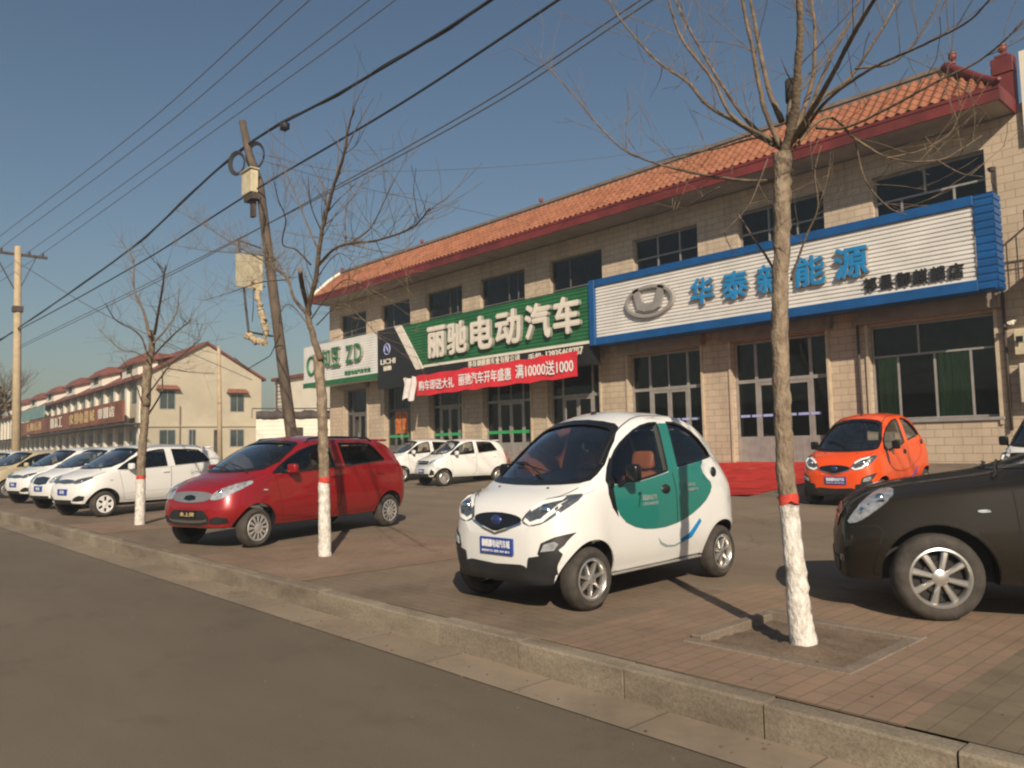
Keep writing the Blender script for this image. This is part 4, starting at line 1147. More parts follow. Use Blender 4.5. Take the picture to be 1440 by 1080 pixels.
# ground floor: the big window at the right with green curtains
o = frame_win('window', -8.54, -5.66, 1.79, 4.21, [(.40, 3.42, 4.2), (.22, 1.8, 3.4), (.52, 1.8, 3.4), (.80, 1.8, 3.4)], [3.42], M['alu'])
for (a, c) in ((-8.45, -7.95), (-7.05, -6.3)):
    g = SB(); rows = []
    for i in range(41):
        x = a + (c - a) * i / 40; yy = W + .27 + .02 * math.sin(i * 1.3)
        rows.append([(x, yy, 1.85), (x, yy, 3.4)])
    g.grid(rows); bput(g, 'curtain', M['curtain'], o, smooth=True)
# shop doors: sidelights, a pair of leaves, fixed lights over
for k, (a, c) in enumerate(GF):
    x0, x1 = a + .01, c - .01; w = x1 - x0; y = W + .20; t = .07; zt = 3.02
    fm = M['alu'] if k > 1 else M['aludark']
    b = SB()
    b.box(x0, x0 + t, y, y + .07, .71, 4.24); b.box(x1 - t, x1, y, y + .07, .71, 4.24); b.box(x0 + t, x1 - t, y, y + .07, 4.17, 4.24)
    b.box(x0 + t, x1 - t, y + .002, y + .068, zt, zt + .10)
    f1, f2 = (.26, .78) if k % 2 else (.23, .80)
    for f in (f1, f2): b.box(x0 + w * f - .045, x0 + w * f + .045, y + .004, y + .066, .71, 4.16)
    if k % 2: b.box(x0 + w * .52 - .02, x0 + w * .52 + .02, y + .006, y + .06, zt + .1, 4.16)
    do = bput(b, 'door_frame', fm)
    g = SB(); g.quad((x0 + .03, y + .035, .75), (x1 - .03, y + .035, .75), (x1 - .03, y + .035, 4.2), (x0 + .03, y + .035, 4.2)); bput(g, 'glass', M['winglass'], do, fixn=False)
    if k == 6:   # sidelights with solid lower panels
        pass
    for (fa, fb) in ((f1, (f1 + f2) / 2), ((f1 + f2) / 2, f2)):
        xa, xb = x0 + w * fa + .05, x0 + w * fb - .008
        if fa != f1: xa, xb = x0 + w * fa + .008, x0 + w * fb - .05
        b = SB(); yy = y + .01
        b.box(xa, xa + .07, yy, yy + .045, .72, zt - .01); b.box(xb - .07, xb, yy, yy + .045, .72, zt - .01); b.box(xa + .07, xb - .07, yy, yy + .045, zt - .09, zt - .01)
        b.box(xa + .07, xb - .07, yy + .004, yy + .04, .72, 1.45)
        for q in range(4): xx = xa + .1 + (xb - xa - .2) * q / 3; b.box(xx, xx + .02, yy - .004, yy + .003, .76, 1.40)
        d = bput(b, 'door', fm)
        b = SB(); hx = xb - .05 if fa == f1 else xa + .03; b.tube([(hx, yy - .04, 1.7), (hx, yy - .04, 2.1)], .012, 6); b.tube([(hx, yy, 1.75), (hx, yy - .04, 1.75)], .008, 5); b.tube([(hx, yy, 2.05), (hx, yy - .04, 2.05)], .008, 5); bput(b, 'door_handle', M['chrome'], d)
    for (xa, xb) in ((x0 + t, x0 + w * f1 - .045), (x0 + w * f2 + .045, x1 - t)):
        b = SB(); b.box(xa, xb, y + .01, y + .055, .72, 1.45); bput(b, 'side_panel', fm)
    # coloured safety stripe on the glass
    if k in (1, 2, 3, 4): 
        b = SB(); b.box(x0 + .08, x1 - .08, y + .0, y + .008, 1.80, 1.92); bput(b, 'door_stripe', M['green_stripe'])
    if k in (5, 6):
        b = SB()
        xx = x0 + .12
        while xx < x1 - .4: b.box(xx, xx + .30, y + .0, y + .008, 2.02, 2.09); xx += .36
        bput(b, 'door_stripe', M['violet_stripe'])
    if k == 1:
        b = SB(); b.box(x0 + .62, x0 + 1.05, y - .006, y - .001, 1.98, 2.98); b.box(x0 + 1.15, x0 + 1.58, y - .006, y - .001, 1.98, 2.98); bput(b, 'poster', M['poster'])
# roller-shutter housings and guide rails
for k, (a, c) in enumerate(GF + [(-8.55, -5.65)]):
    b = SB(); b.box(a - .25, c + .2, W - .26, W - .004, 4.28, 4.78); bput(b, 'shutter_housing', M['shutterbox'], bevel=.02)
    z0 = .71 if k < 7 else 1.6
    for x in (a - .07, c):
        b = SB(); b.box(x, x + .07, W - .05, W + .10 if False else W - .003, z0, 4.28); bput(b, 'shutter_rail', M['rail_beige'])
b = SB(); b.box(-9.66 + .0, -9.60, W - .09, W - .055, .7, 4.25); bput(b, 'shutter_rail', M['rail_beige'])
# window sills
b = SB(); b.box(-8.65, -5.55, W - .06, W + .14, 1.70, 1.78); bput(b, 'sill', M['alu'], bevel=.01)
# drainpipe by the right window
b = SB(); b.tube([(-5.42, W - .08, 1.45), (-5.42, W - .08, 5.0)], .035, 8); b.tube([(-8.78, W - .08, .9), (-8.78, W - .08, 4.3)], .035, 8); bput(b, 'drainpipe', M['ironwork'], smooth=True)
# eave: soffit, fascia, tiles
FX0, FX1, FY = -35.9, -4.9, 19.28
b = SB(); b.box(FX0 + .05, FX1 - .05, FY + .06, W - .003, 8.76, 8.86); bput(b, 'soffit', M['soffit'])
b = SB(); b.box(FX0, FX1, FY, FY + .055, 8.72, 9.06); b.box(FX0, FX0 + .05, FY + .06, W, 8.72, 9.06); b.box(FX1 - .05, FX1, FY + .06, W + .25, 8.72, 9.06)
b.box(FX0, FX1, FY - .02, FY - .002, 8.98, 9.06)
bput(b, 'fascia', M['fascia'])
b = SB(); TX0, TX1, per = FX0 + .1, -5.02, .25
nx = int((TX1 - TX0) / per * 6); rows = []
nrow = 6
for j in range(nrow):
    for e in (0, 1):
        v = (j + e) / nrow; row = []
        for i in range(nx + 1):
            x = TX0 + (TX1 - TX0) * i / nx; ph = (x - TX0) / per * 2 * math.pi
            vv = v
            if x > -6.25: vv = v * (1 - (x + 6.25) / 1.23 * .92)
            wv = .042 * math.cos(ph); hsh = (.016 if e == 0 else 0.)
            nyy, nzz = -.65, .76
            yy = FY + .02 + 1.15 * vv; zz = 9.07 + 1.16 * vv
            d = wv + hsh
            row.append((x, yy + nyy * d, zz + nzz * d))
        rows.append(row)
b.grid(rows); bput(b, 'tiled_eave', M['tile'], smooth=50)
b = SB(); b.box(FX0 + .6, -6.25, W - .06, W + .22, 9.0, 10.30); b.box(FX0 + .5, -6.15, W - .10, W + .26, 10.30, 10.40); bput(b, 'parapet_coping', M['coping'])
# hip ridge, end block and finials
b = SB(); b.tube([(-6.3, W - .05, 10.36), (-5.9, W - .45, 9.98), (-5.4, FY + .45, 9.52), (-4.95, FY + .02, 9.12), (-4.86, FY - .1, 9.14)], [.11, .10, .10, .10, .05], 8); b.box(-6.5, -4.9, W + .0, W + .28, 9.06, 9.75)
b.box(-5.36, -4.90, W - .02, W + .30, 9.76, 10.16); b.box(-5.28, -4.98, W + .02, W + .26, 10.17, 10.24); bput(b, 'end_parapet', M['fascia'], bevel=.015)
b = SB(); b.tube([(FX0 + .9, W - .05, 10.3), (FX0 + .55, W - .5, 9.9), (FX0 + .05, FY, 9.1)], .09, 8); bput(b, 'hip_ridge', M['panelwhite'])
def finial(x, y, z, s):
    b = SB(); b.lathe([(0, .0), (.10 * s, .0), (.10 * s, .06 * s), (.05 * s, .10 * s), (.06 * s, .14 * s), (.14 * s, .20 * s), (.16 * s, .28 * s), (.13 * s, .36 * s), (.15 * s, .38 * s), (.15 * s, .42 * s), (.05 * s, .46 * s), (0, .5 * s)], 16, 'z', (x, y, z)); bput(b, 'finial', M['finialred'], smooth=40)
finial(-6.15, W, 10.38, .62); finial(-5.13, W + .15, 10.23, .62); finial(-20.4, W, 10.38, .5); finial(-28., W, 10.38, .5); finial(-34.9, W, 10.38, .5)
# white corner pilaster above and balcony at the right
b = SB(); b.box(-4.75, -4.35, W - .12, W - .004, 8.0, 10.1); bput(b, 'corner_pilaster', M['panelwhite'])
b = SB(); b.box(-4.72, -1.0, 19.55, W - .004, 4.72, 5.16); bput(b, 'balcony_slab', M['fascia'], bevel=.02)
b = SB(); b.tube([(-4.68, 19.6, 6.22), (-1.1, 19.6, 6.22)], .025, 6); b.tube([(-4.68, 19.6, 6.05), (-1.1, 19.6, 6.05)], .014, 6); b.tube([(-4.68, 19.6, 6.22), (-4.68, W - .02, 6.22)], .025, 6); b.tube([(-4.68, 19.6, 5.28), (-1.1, 19.6, 5.28)], .014, 6)
for k in range(24): b.tube([(-4.68 + .155 * k, 19.6, 5.17), (-4.68 + .155 * k, 19.6, 6.2)], .010 if k % 8 else .022, 5)
for k in range(6): b.tube([(-4.68, 19.6 + .15 * k, 5.17), (-4.68, 19.6 + .15 * k, 6.2)], .010, 5)
bput(b, 'balcony_railing', M['ironwork'])
# boxes beside the window
def topthing(b, name, m, label, cat, group=None, **k):
    c = Vector((sum(v[0] for v in b.v) / len(b.v), sum(v[1] for v in b.v) / len(b.v), min(v[2] for v in b.v)))
    b.v = [tuple(Vector(v) - c) for v in b.v]; o = b.build(name, m, None, **k); o.location = c; tag(o, label, cat, group); return o
b = MB(); b.box(-5.22, -4.70, W - .22, W - .004, 3.15, 3.72); b.box(-5.13, -4.99, W - .228, W - .221, 3.42, 3.56); b.box(-4.93, -4.79, W - .228, W - .221, 3.42, 3.56)
o = topthing(b, 'meter_box', M['creambox'], 'small cream electric meter box on the wall right of the big curtained window', 'meter box', bevel=.01)
b = MB()
for dx in (-.20, .06):
    b.box(dx, dx + .14, -.005, .001, .27, .41)
mo = b.build('meter_window', M['black_trim'], o); mo.location = (0, -.118, 0)
b = MB(); b.box(-5.16, -4.4, W - .30, W - .03, 2.05, 2.95)
o = topthing(b, 'wall_unit', M['acbox'], 'cream metal cabinet fixed to the wall below the electric meter box', 'cabinet', bevel=.03)
b = MB(); b.tube([(-5.2, W - .02, 3.95), (-5.2, W - .22, 3.92), (-5.32, W - .26, 3.88)], .03, 8); b.lathe([(0, 0), (.04, 0), (.05, .14), (.03, .15)], 12, 'y', (-5.22, W - .42, 3.86))
topthing(b, 'wall_camera', M['panelwhite'], 'small white security camera above the electric meter box', 'camera', smooth=40)
b = MB(); b.tube([(-5.4, W - .02, 7.05), (-5.4, W - .35, 7.15), (-5.38, W - .4, 7.4)], .02, 6); b.lathe([(0, 0), (.06, 0), (.09, .08), (0, .12)], 12, 'z', (-5.38, W - .4, 7.4)); b.tube([(-5.4, W - .05, 6.7), (-5.4, W - .05, 7.6)], .02, 6)
topthing(b, 'bracket_lamp', M['ironwork'], 'small dark bracket lamp on the upper wall over the right end of the blue sign', 'lamp')
# red carpet up the ramp to the double doors
b = MB(); rows = []; n = 30
rr = random.Random(2)
for i in range(25):
    x = -13.1 + 4.0 * i / 24; row = []
    for j in range(n + 1):
        y = 15.2 + (W + .1 - 15.2) * j / n
        row.append((x + .02 * math.sin(y * 3), y, (lot_z(x, y) if y < W else .57) + .014 + (.012 * math.sin(i * .9 + j * .5) * math.sin(j * .7) if y < 20 else 0) + .03 * max(0, 1 - j / 1.5) * abs(math.sin(i * .6)) + (.12 * max(0, (y - 19.9) / .6))))
    rows.append(row)
b.grid(rows); o = topthing(b, 'carpet', M['carpet'], 'red carpet laid on the ramp in front of the glass doors', 'carpet', smooth=True)
# flower pots by the wall
for k, (x, y) in enumerate(((-22.3, 20.15), (-21.4, 20.2))):
    b = MB(); b.lathe([(0, 0), (.12, 0), (.17, .28), (.15, .28), (.14, .24), (0, .24)], 16, 'z', (x, y, .57))
    r0 = random.Random(k)
    o = topthing(b, 'flower_pot', M['tile'], ['terracotta pot of red flowers against the wall behind the small white hatchback', 'smaller terracotta pot right beside the first pot of red flowers'][k], 'flower pot', smooth=40)
    b = MB()
    for q in range(70):
        p = Vector((r0.uniform(-.18, .18), r0.uniform(-.18, .18), .28 + r0.uniform(0, .3))); s = .03
        u = Vector((r0.uniform(-1, 1), r0.uniform(-1, 1), r0.uniform(-1, 1))).normalized(); v = u.orthogonal().normalized()
        b.cur = 0 if q % 3 else 1
        b.add([p, p + u * s + v * s * .4, p + u * s * 2, p + u * s - v * s * .4], [(0, 1, 2, 3)])
    b.build('blooms', [M['redpaint'], M['siggreen']], o, fixn=False)

# ================================================================== signs
def cladding(b, x0, x1, z0, z1, y, pitch=.105, d=.03, front=True):
    """horizontal ribbed sheet: trapezoid ribs"""
    pr = []; z = z0
    while z < z1 - 1e-6:
        zz = min(pitch, z1 - z)
        pr += [(y, z), (y, z + zz * .55), (y + d, z + zz * .68), (y + d, z + zz * .92)]
        z += pitch
    pr.append((y, z1))
    b.grid([[(x0, p[0], p[1]) for p in pr], [(x1, p[0], p[1]) for p in pr]])
def signroot(name, x, z, y, label):
    r = empty(name, (x, y, z)); tag(r, label, 'sign'); return r, Vector((x, y, z))
def part(b, name, m, root, O, **k):
    b.v = [tuple(Vector(v) - O) for v in b.v]; return b.build(name, m, root, **k)
def wtext(root, O, name, s, m, x, z, w, h, y, depth=.05, bold=.02, side=None):
    return put_text(name, s, m, Vector((x, y, z)) - O, (1, 0, 0), (0, 0, 1), w, h, root, depth, bold, side)
# --- blue framed white sign
SY = 19.4
r, O = signroot('shop_sign', -17.15, 4.57, SY, 'long white ribbed shop sign in a blue frame with an oval emblem and blue characters')
b = MB(); cladding(b, -16.88, -5.62, 4.83, 6.50, SY + .0); part(b, 'cladding', M['sigwhite'], r, O, fixn=False)
b = MB(); b.box(-17.15, -16.9, SY - .06, SY + .6, 4.57, 6.74); b.box(-16.9, -5.60, SY - .055, SY + .6, 6.51, 6.74); b.box(-16.9, -5.60, SY - .055, SY + .6, 4.57, 4.82)
part(b, 'frame', M['sigblue'], r, O, bevel=.01)
b = MB(); cladding(b, -5.59, -5.20, 4.60, 6.74, SY - .05, .17, .018); 
pr = []
for k in range(13):
    z = 4.60 + .167 * k; b.box(-5.20, -5.19, SY - .02, SY + .48, z, z + .12)
b.box(-5.58, -5.21, SY + .0, SY + .48, 4.57, 6.74)
part(b, 'end_cladding', M['sigblue'], r, O)
# emblem: oval ring with a U form
def ell(b, cx, cz, a, c, y, w, d, m=48):
    rows = []
    for k in range(m):
        t = 2 * math.pi * k / m; ca, sa = math.cos(t), math.sin(t)
        rows.append([(cx + a * ca, y, cz + c * sa), (cx + (a - w * .2) * ca, y - d, cz + (c - w * .2) * sa), (cx + (a - w * .8) * ca, y - d, cz + (c - w * .8) * sa), (cx + (a - w) * ca, y, cz + (c - w) * sa)])
    b.grid(rows, closed_u=True)
b = MB(); EX, EZ = -14.65, 5.69
ell(b, EX, EZ, .95, .53, SY - .02, .15, .10)
U = [(-.62, .42), (-.42, -.22), (-.18, -.30), (.18, -.30), (.42, -.22), (.62, .42), (.38, .46), (.24, .0), (.12, -.06), (-.12, -.06), (-.24, .0), (-.38, .46)]
n = len(U); b.add([(EX + p[0], SY - .12, EZ + p[1]) for p in U] + [(EX + p[0], SY, EZ + p[1]) for p in U], [list(range(n))] + [[k, (k + 1) % n, n + (k + 1) % n, n + k] for k in range(n)])
part(b, 'emblem', M['alu'], r, O, smooth=30)
XS = [(-13.2, '华', 5.32, .92), (-12.02, '泰', 5.30, .86), (-10.92, '新', 5.28, .80), (-9.90, '能', 5.26, .86), (-8.82, '源', 5.22, .95)]
for x, ch, z, w in [(-13.12, '华', 5.30, .80), (-12.05, '泰', 5.30, .84), (-10.95, '新', 5.30, .84), (-9.87, '能', 5.31, .84), (-8.80, '源', 5.33, .86)]:
    wtext(r, O, 'character', ch, M['letblue'], x, z, w, .80, SY - .01, .11, .03, M['letside'])
for i, ch in enumerate('祁县御麒麟店'):
    wtext(r, O, 'character', ch, M['letblack'], -8.12 + i * .385, 4.92, .33, .36, SY - .01, .05, .025)
# --- green and black sign
SG = 19.42
r, O = signroot('shop_sign', -30.0, 4.0, SG, 'green and black shop sign with large cream characters and a slanted cream bar')
b = MB(); cladding(b, -29.95, -17.2, 4.72, 6.62, SG, .13, .02); part(b, 'cladding', M['siggreen'], r, O, fixn=False)
b = MB(); b.box(-29.98, -17.2, SG - .012, SG + .5, 3.98, 4.70); 
b.add([(-29.98, SG - .015, 4.70), (-26.95, SG - .015, 4.70), (-28.55, SG - .015, 6.63), (-29.98, SG - .015, 6.63), (-29.98, SG + .5, 4.70), (-26.95, SG + .0, 4.70), (-28.55, SG + .0, 6.63), (-29.98, SG + .5, 6.63)], [(0, 1, 2, 3), (0, 3, 7, 4), (1, 5, 6, 2), (3, 2, 6, 7)])
part(b, 'black_panel', M['sigblack'], r, O)
b = MB(); b.box(-29.97, -17.2, SG + .03, SG + .5, 4.71, 6.61); part(b, 'back_box', M['sigblack'], r, O)
b = MB(); b.add([(-27.0, SG - .05, 4.62), (-26.45, SG - .05, 4.62), (-28.05, SG - .05, 6.66), (-28.6, SG - .05, 6.66), (-27.0, SG - .02, 4.62), (-26.45, SG - .02, 4.62), (-28.05, SG - .02, 6.66), (-28.6, SG - .02, 6.66)], [(0, 1, 2, 3), (7, 6, 5, 4), (0, 4, 5, 1), (1, 5, 6, 2), (2, 6, 7, 3), (3, 7, 4, 0)])
b.box(-26.45, -17.2, SG - .05, SG - .015, 4.66, 4.76); part(b, 'cream_bar', M['letcream'], r, O)
for i, (ch, x, w) in enumerate((('丽', -26.05, 1.20), ('驰', -24.72, 1.25), ('电', -23.25, 1.30), ('动', -21.78, 1.40), ('汽', -20.18, 1.30), ('车', -18.75, 1.25))):
    wtext(r, O, 'character', ch, M['letcream'], x, 4.98 + .02 * i, w, 1.30, SG - .012, .14, .035, M['letside'])
for i, ch in enumerate('祁县御麒麟车业有限公司'): wtext(r, O, 'small_character', ch, M['letcream'], -23.55 + i * .27, 4.40, .23, .26, SG - .013, .02, .02)
wtext(r, O, 'phone_number', '手机:', M['letcream'], -20.15, 4.34, .75, .26, SG - .013, .02, .03); wtext(r, O, 'phone_number', '13935468787', M['letcream'], -19.25, 4.34, 1.75, .27, SG - .013, .02, .03)
b = MB(); ell(b, -29.2, 5.72, .25, .27, SG - .02, .05, .03); b.tube([(-29.33, SG - .05, 5.6), (-29.2, SG - .05, 5.86), (-29.08, SG - .05, 5.6)], .03, 6); part(b, 'emblem', M['violet_stripe'], r, O, smooth=True)
wtext(r, O, 'lettering', 'LICHI', M['letcream'], -29.72, 5.05, 1.15, .24, SG - .015, .02, .03); wtext(r, O, 'lettering', '丽驰', M['letcream'], -29.5, 4.76, .62, .22, SG - .015, .02, .03)
# --- white sign at the left end
SL = 19.5
r, O = signroot('shop_sign', -37.2, 4.5, SL, 'white ribbed shop sign with green characters above a green bottom strip, leftmost on the building')
b = MB(); cladding(b, -37.1, -30.05, 4.74, 6.62, SL, .12, .012); part(b, 'cladding', M['sigwhite'], r, O, fixn=False)
b = MB(); b.box(-37.1, -30.05, SL + .02, SL + .8, 4.52, 6.6); part(b, 'back_box', M['sigwhite'], r, O)
b = MB(); b.box(-37.12, -30.03, SL - .03, SL + .015, 4.48, 4.73); part(b, 'green_strip', M['siggreen'], r, O)
b = MB(); ell(b, -36.2, 5.6, .48, .52, SL - .01, .14, .08); part(b, 'emblem', M['letgreen'], r, O, smooth=30)
for ch, x, w in (('知', -35.0, .80), ('豆', -34.1, .80)): wtext(r, O, 'character', ch, M['letgreen'], x, 5.35, w, .95, SL - .01, .12, .02, M['letside'])
wtext(r, O, 'character', 'Z', M['letgreen'], -32.75, 5.42, .62, .82, SL - .01, .12, .02, M['letside']); wtext(r, O, 'character', 'D', M['letgreen'], -31.95, 5.42, .66, .84, SL - .01, .12, .02, M['letside'])
wtext(r, O, 'small_lettering', '微型电动汽车专卖', M['letgreen'], -33.0, 4.84, 2.3, .22, SL - .01, .02, .02)
# --- red banner tied under the green sign
BY = 19.28
r, O = signroot('banner', -27.4, 3.6, BY, 'red cloth banner with white characters hanging under the green and black sign'); r['category'] = 'banner'
b = MB(); rows = []
for i in range(81):
    x = -26.85 + 9.2 * i / 80; t = i / 80
    zt = 4.33 + .12 * t + .02 * math.sin(i * .5); row = []
    for j in range(9):
        row.append((x, BY + .025 * math.sin(i * .35 + j * .4) - .05 * j / 8 * math.sin(t * 3), zt - .86 * j / 8 + .008 * math.sin(i * .7)))
    rows.append(row)
b.grid(rows); part(b, 'cloth', M['banner'], r, O, smooth=True)
b = MB(); rows = []
for i in range(17):
    x = -27.75 + .88 * i / 16
    rows.append([(x, BY - .03 + .06 * math.sin(i * .8 + j * .6), 4.30 + .04 * math.sin(i * .6) - .95 * j / 8 + .06 * math.sin(i * .4) * (j / 8)) for j in range(9)])
b.grid(rows); part(b, 'cloth_end', M['bannerwhite'], r, O, smooth=True)
for s, x, z, w, h in (('购车即送大礼', -26.6, 3.68, 2.35, .42), ('丽驰汽车开年盛惠', -23.95, 3.72, 3.05, .46), ('满10000送1000', -20.65, 3.74, 2.85, .50)):
    wtext(r, O, 'banner_lettering', s, M['white'], x, z, w, h, BY - .055, .006, .012)
b = MB(); b.tube([(-17.65, BY, 4.45), (-17.6, SG, 4.6)], .008, 4); b.tube([(-27.7, BY, 4.3), (-27.8, SG, 4.5)], .008, 4); part(b, 'tie', M['cable'], r, O)
# ================================================================== the gabled house down the street
HA = Vector((-57.25, 18.0, 0)); ha = R(176.5)
house = empty('gabled_house', HA, ha); tag(house, 'long cream two-storey house down the street with maroon gabled roof and brown board', 'house')
# local: +x runs away along the street front, +y faces the street, the gable is the x=0 end (runs to -y)
def hw(pts): return pts
HL, HD, HE, HR = 82., 8.3, 6.95, 9.25
b = MB()
b.add([(0, 0, -.1), (0, -HD, -.1), (0, -HD, HE), (0, -HD / 2, HR), (0, 0, HE)], [(0, 1, 2, 3, 4)])
b.add([(HL, 0, -.1), (HL, -HD, -.1), (HL, -HD, HE), (HL, -HD / 2, HR), (HL, 0, HE)], [(4, 3, 2, 1, 0)])
b.quad((0, -HD, -.1), (HL, -HD, -.1), (HL, -HD, HE), (0, -HD, HE)); b.quad((0, 0, -.1), (0, 0, HE), (HL, 0, HE), (HL, 0, -.1))
b.build('wall', M['houseplaster'], house, fixn=False)
b = MB()
for sg, y0 in ((1, .55), (-1, -HD - .3)):
    ze = HE - .35 if sg > 0 else HE - .2
    b.add([(-.25, y0, ze), (HL, y0, ze), (HL, -HD / 2, HR + .12), (-.25, -HD / 2, HR + .12), (-.25, y0, ze - .16), (HL, y0, ze - .16), (HL, -HD / 2, HR - .04), (-.25, -HD / 2, HR - .04)],
          [(0, 1, 2, 3), (7, 6, 5, 4), (0, 4, 5, 1), (0, 3, 7, 4), (1, 5, 6, 2)])
b.build('roof', M['houseroof'], house)
for k in range(7):      # dormers: little cream fronts under red caps
    s = 1.0 + 11.1 * k
    d = MB(); d.box(s, s + 4.4, -1.1, .25, HE - .1, HE + .95); do = d.build('dormer', M['panelwhite'], house)
    d = MB(); d.add([(s - .35, .5, HE + .80), (s + 4.8, .5, HE + .80), (s + 4.6, -.2, HE + 1.45), (s - .2, -.2, HE + 1.45), (s + 4.6, -2.9, HE + 1.45), (s - .2, -2.9, HE + 1.45), (s - .35, .5, HE + .66), (s + 4.8, .5, HE + .66)],
                    [(0, 1, 2, 3), (3, 2, 4, 5), (6, 7, 1, 0), (0, 3, 5, 6), (1, 7, 4, 2)]); d.build('dormer_roof', M['houseroof'], do)
    d = MB(); d.box(s + 1.4, s + 3., .24, .27, HE + .15, HE + .7); d.build('dormer_window', M['darkroom'], do)
def hwin(s0, s1, z0, z1, gable=False, hood=False, door=False):
    b = MB(); t = .07
    if gable: # s along -y on the plane x=0
        b.box(-.012, .05, -s1, -s0, z0, z1)
        o = b.build('door' if door else 'window', M['alu'] if not door else M['darkroom'], house)
        if not door:
            mid = (s0 + s1) / 2; g = MB(); g.box(-.03, -.013, -mid + .03, -s0 - t, z0 + t, z1 - t); g.box(-.03, -.013, -s1 + t, -mid - .03, z0 + t, z1 - t); g.build('pane', M['winglass2'], o)
        if hood:
            h = MB(); h.add([(-.45, -s1 - .25, z1 + .02), (-.45, -s0 + .25, z1 + .02), (0, -s0 + .12, z1 + .34), (0, -s1 - .12, z1 + .34), (0, -s1 - .25, z1 + .0), (0, -s0 + .25, z1 + .0)], [(0, 1, 2, 3), (0, 3, 4), (1, 5, 2), (0, 4, 5, 1)]); h.build('window_hood', M['hoodred'], o)
    else:
        b.box(s0, s1, -.05, .012, z0, z1); o = b.build('window', M['winglass2'], house)
        mid = (s0 + s1) / 2; g = MB(); g.box(s0 + t, mid - .03, .013, .03, z0 + t, z1 - t); g.box(mid + .03, s1 - t, .013, .03, z0 + t, z1 - t); g.build('pane', M['winglass2'], o)
M['winglass2'] = mat('far_window_pane', (.05, .065, .065), .15, var=.3, scale=.7)
# gable openings (s measured from the street corner)
hwin(.95, 2.05, 4.35, 5.75, True, True); hwin(5.9, 7.0, 4.2, 5.6, True, True); hwin(.95, 2.1, 1.7, 2.95, True); hwin(2.95, 3.5, 1.3, 2.95, True); hwin(5.9, 7.0, 1.6, 2.95, True)
hwin(4.75, 5.2, .05, 2.9, True, door=True)
b = MB(); b.box(-.10, -.003, -HD + .1, -.1, 3.12, 3.24); b.build('string_course', M['houseplaster'], house)
b = MB(); b.tube([(-.08, -2.35, 0), (-.08, -2.35, 4.6)], .05, 6); b.build('vent_pipe', M['edging'], house)
# street front: piers and shutters
for k in range(23):
    s = .6 + 3.5 * k
    hwin(s + .9, s + 3.0, 4.9, 6.3)
    b = MB(); b.box(s + .5, s + 3.3, -.06, .014, .2, 2.9); o = b.build('shop_front', M['shutterbox'] if k % 3 else M['winglass2'], house)
    b = MB(); b.box(s, s + .6, .0, .22, .0, 6.5); b.build('pier', M['panelwhite'], house, fixn=True)
b = MB(); b.box(.2, HL, .15, 1.2, 3.30, 3.42); b.build('canopy', M['ironwork'], house)
b = MB(); b.box(.9, 50, 1.05, 1.2, 3.55, 5.05); o = b.build('shop_board', M['housebrown'], house)
def htext(s, st, x, z, w, h, m): put_text('board_lettering', s, m, (x, 1.205, z), (-1, 0, 0), (0, 0, 1), w, h, o, .02, .03)
for i, ch in enumerate('第一店'): htext(0, ch, 6.8 - 1.45 * i + 0, 4.0, 1.1, .75, M['letcream']) if False else None
def board(chars, s_left, step, w, z, h, m):
    for i, ch in enumerate(chars): put_text('board_lettering', ch, m, (s_left - step * i, 1.205, z), (-1, 0, 0), (0, 0, 1), w, h, o, .03, .03)
board('第一店', 8.6, 1.9, 1.5, 3.95, .8, M['letcream']); board('家用电器城', 20.0, 2.1, 1.7, 3.85, .95, M['gold']); board('一总工', 29.5, 2.1, 1.7, 3.85, .95, M['letcream']); board('名烟名酒', 45.0, 2.6, 2., 3.9, .9, M['gold'])
b = MB(); b.box(35, 51, .9, 1.0, 5.2, 6.5); b.build('shop_board', M['teal_board'], house, bevel=.01)
b = MB(); b.box(51.5, 58, 1.05, 1.2, 3.5, 5.2); b.build('shop_board', M['teal_board'], house, bevel=.01)
# neighbouring house further along
h2 = empty('far_house', (-148, 24.5, 0), ha); tag(h2, 'distant cream house beyond the long gabled one, almost hidden at the left edge', 'house')
b = MB(); b.box(0, 50, -8, 0, -.1, 6.4); b.build('wall', M['houseplaster'], h2)
b = MB(); b.add([(-.3, .5, 6.4), (50, .5, 6.4), (50, -4, 8.8), (-.3, -4, 8.8), (-.3, -8.5, 6.4), (50, -8.5, 6.4)], [(0, 1, 2, 3), (3, 2, 5, 4), (0, 3, 4), (1, 5, 2), (0, 4, 5, 1)]); b.build('roof', M['houseroof'], h2)
for k in range(10): b = MB(); b.box(1.5 + 4.8 * k, 4.2 + 4.8 * k, -.05, .02, 3.9, 5.5); b.build('window', M['winglass2'], h2)

# white sheet wall with dark tarp and railing, between the house and the shops
r = empty('sheet_wall', (-40, 17.5, 0), 0); tag(r, 'white horizontal sheet wall between the gabled house and the shop building', 'wall'); O = Vector((-40, 17.5, 0))
def vplane(px0, y0, px1, y1): pass
b = MB(); A = Vector((-38.6, 17.6, 0)); B2 = Vector((-36.3, 21.5, 0))
d = (B2 - A).normalized(); A0 = A; Lw = 8.0; nrm = Vector((d.y, -d.x, 0))
rows0 = []; z = 0
pr = []
while z < 2.9: pr += [(0, z), (.0, z + .16), (.015, z + .20)]; z += .22
b.grid([[A + nrm * p[0] + Vector((0, 0, p[1])) for p in pr], [A + d * Lw + nrm * p[0] + Vector((0, 0, p[1])) for p in pr]])
part(b, 'cladding', M['panelwhite'], r, O, fixn=False)
b = MB(); b.add([A - nrm * .06 + Vector((0, 0, zz)) for zz in (0, 2.85)] + [A + d * Lw - nrm * .06 + Vector((0, 0, zz)) for zz in (2.85, 0)], [(0, 1, 2, 3)]); part(b, 'backing', M['edging'], r, O, fixn=False)
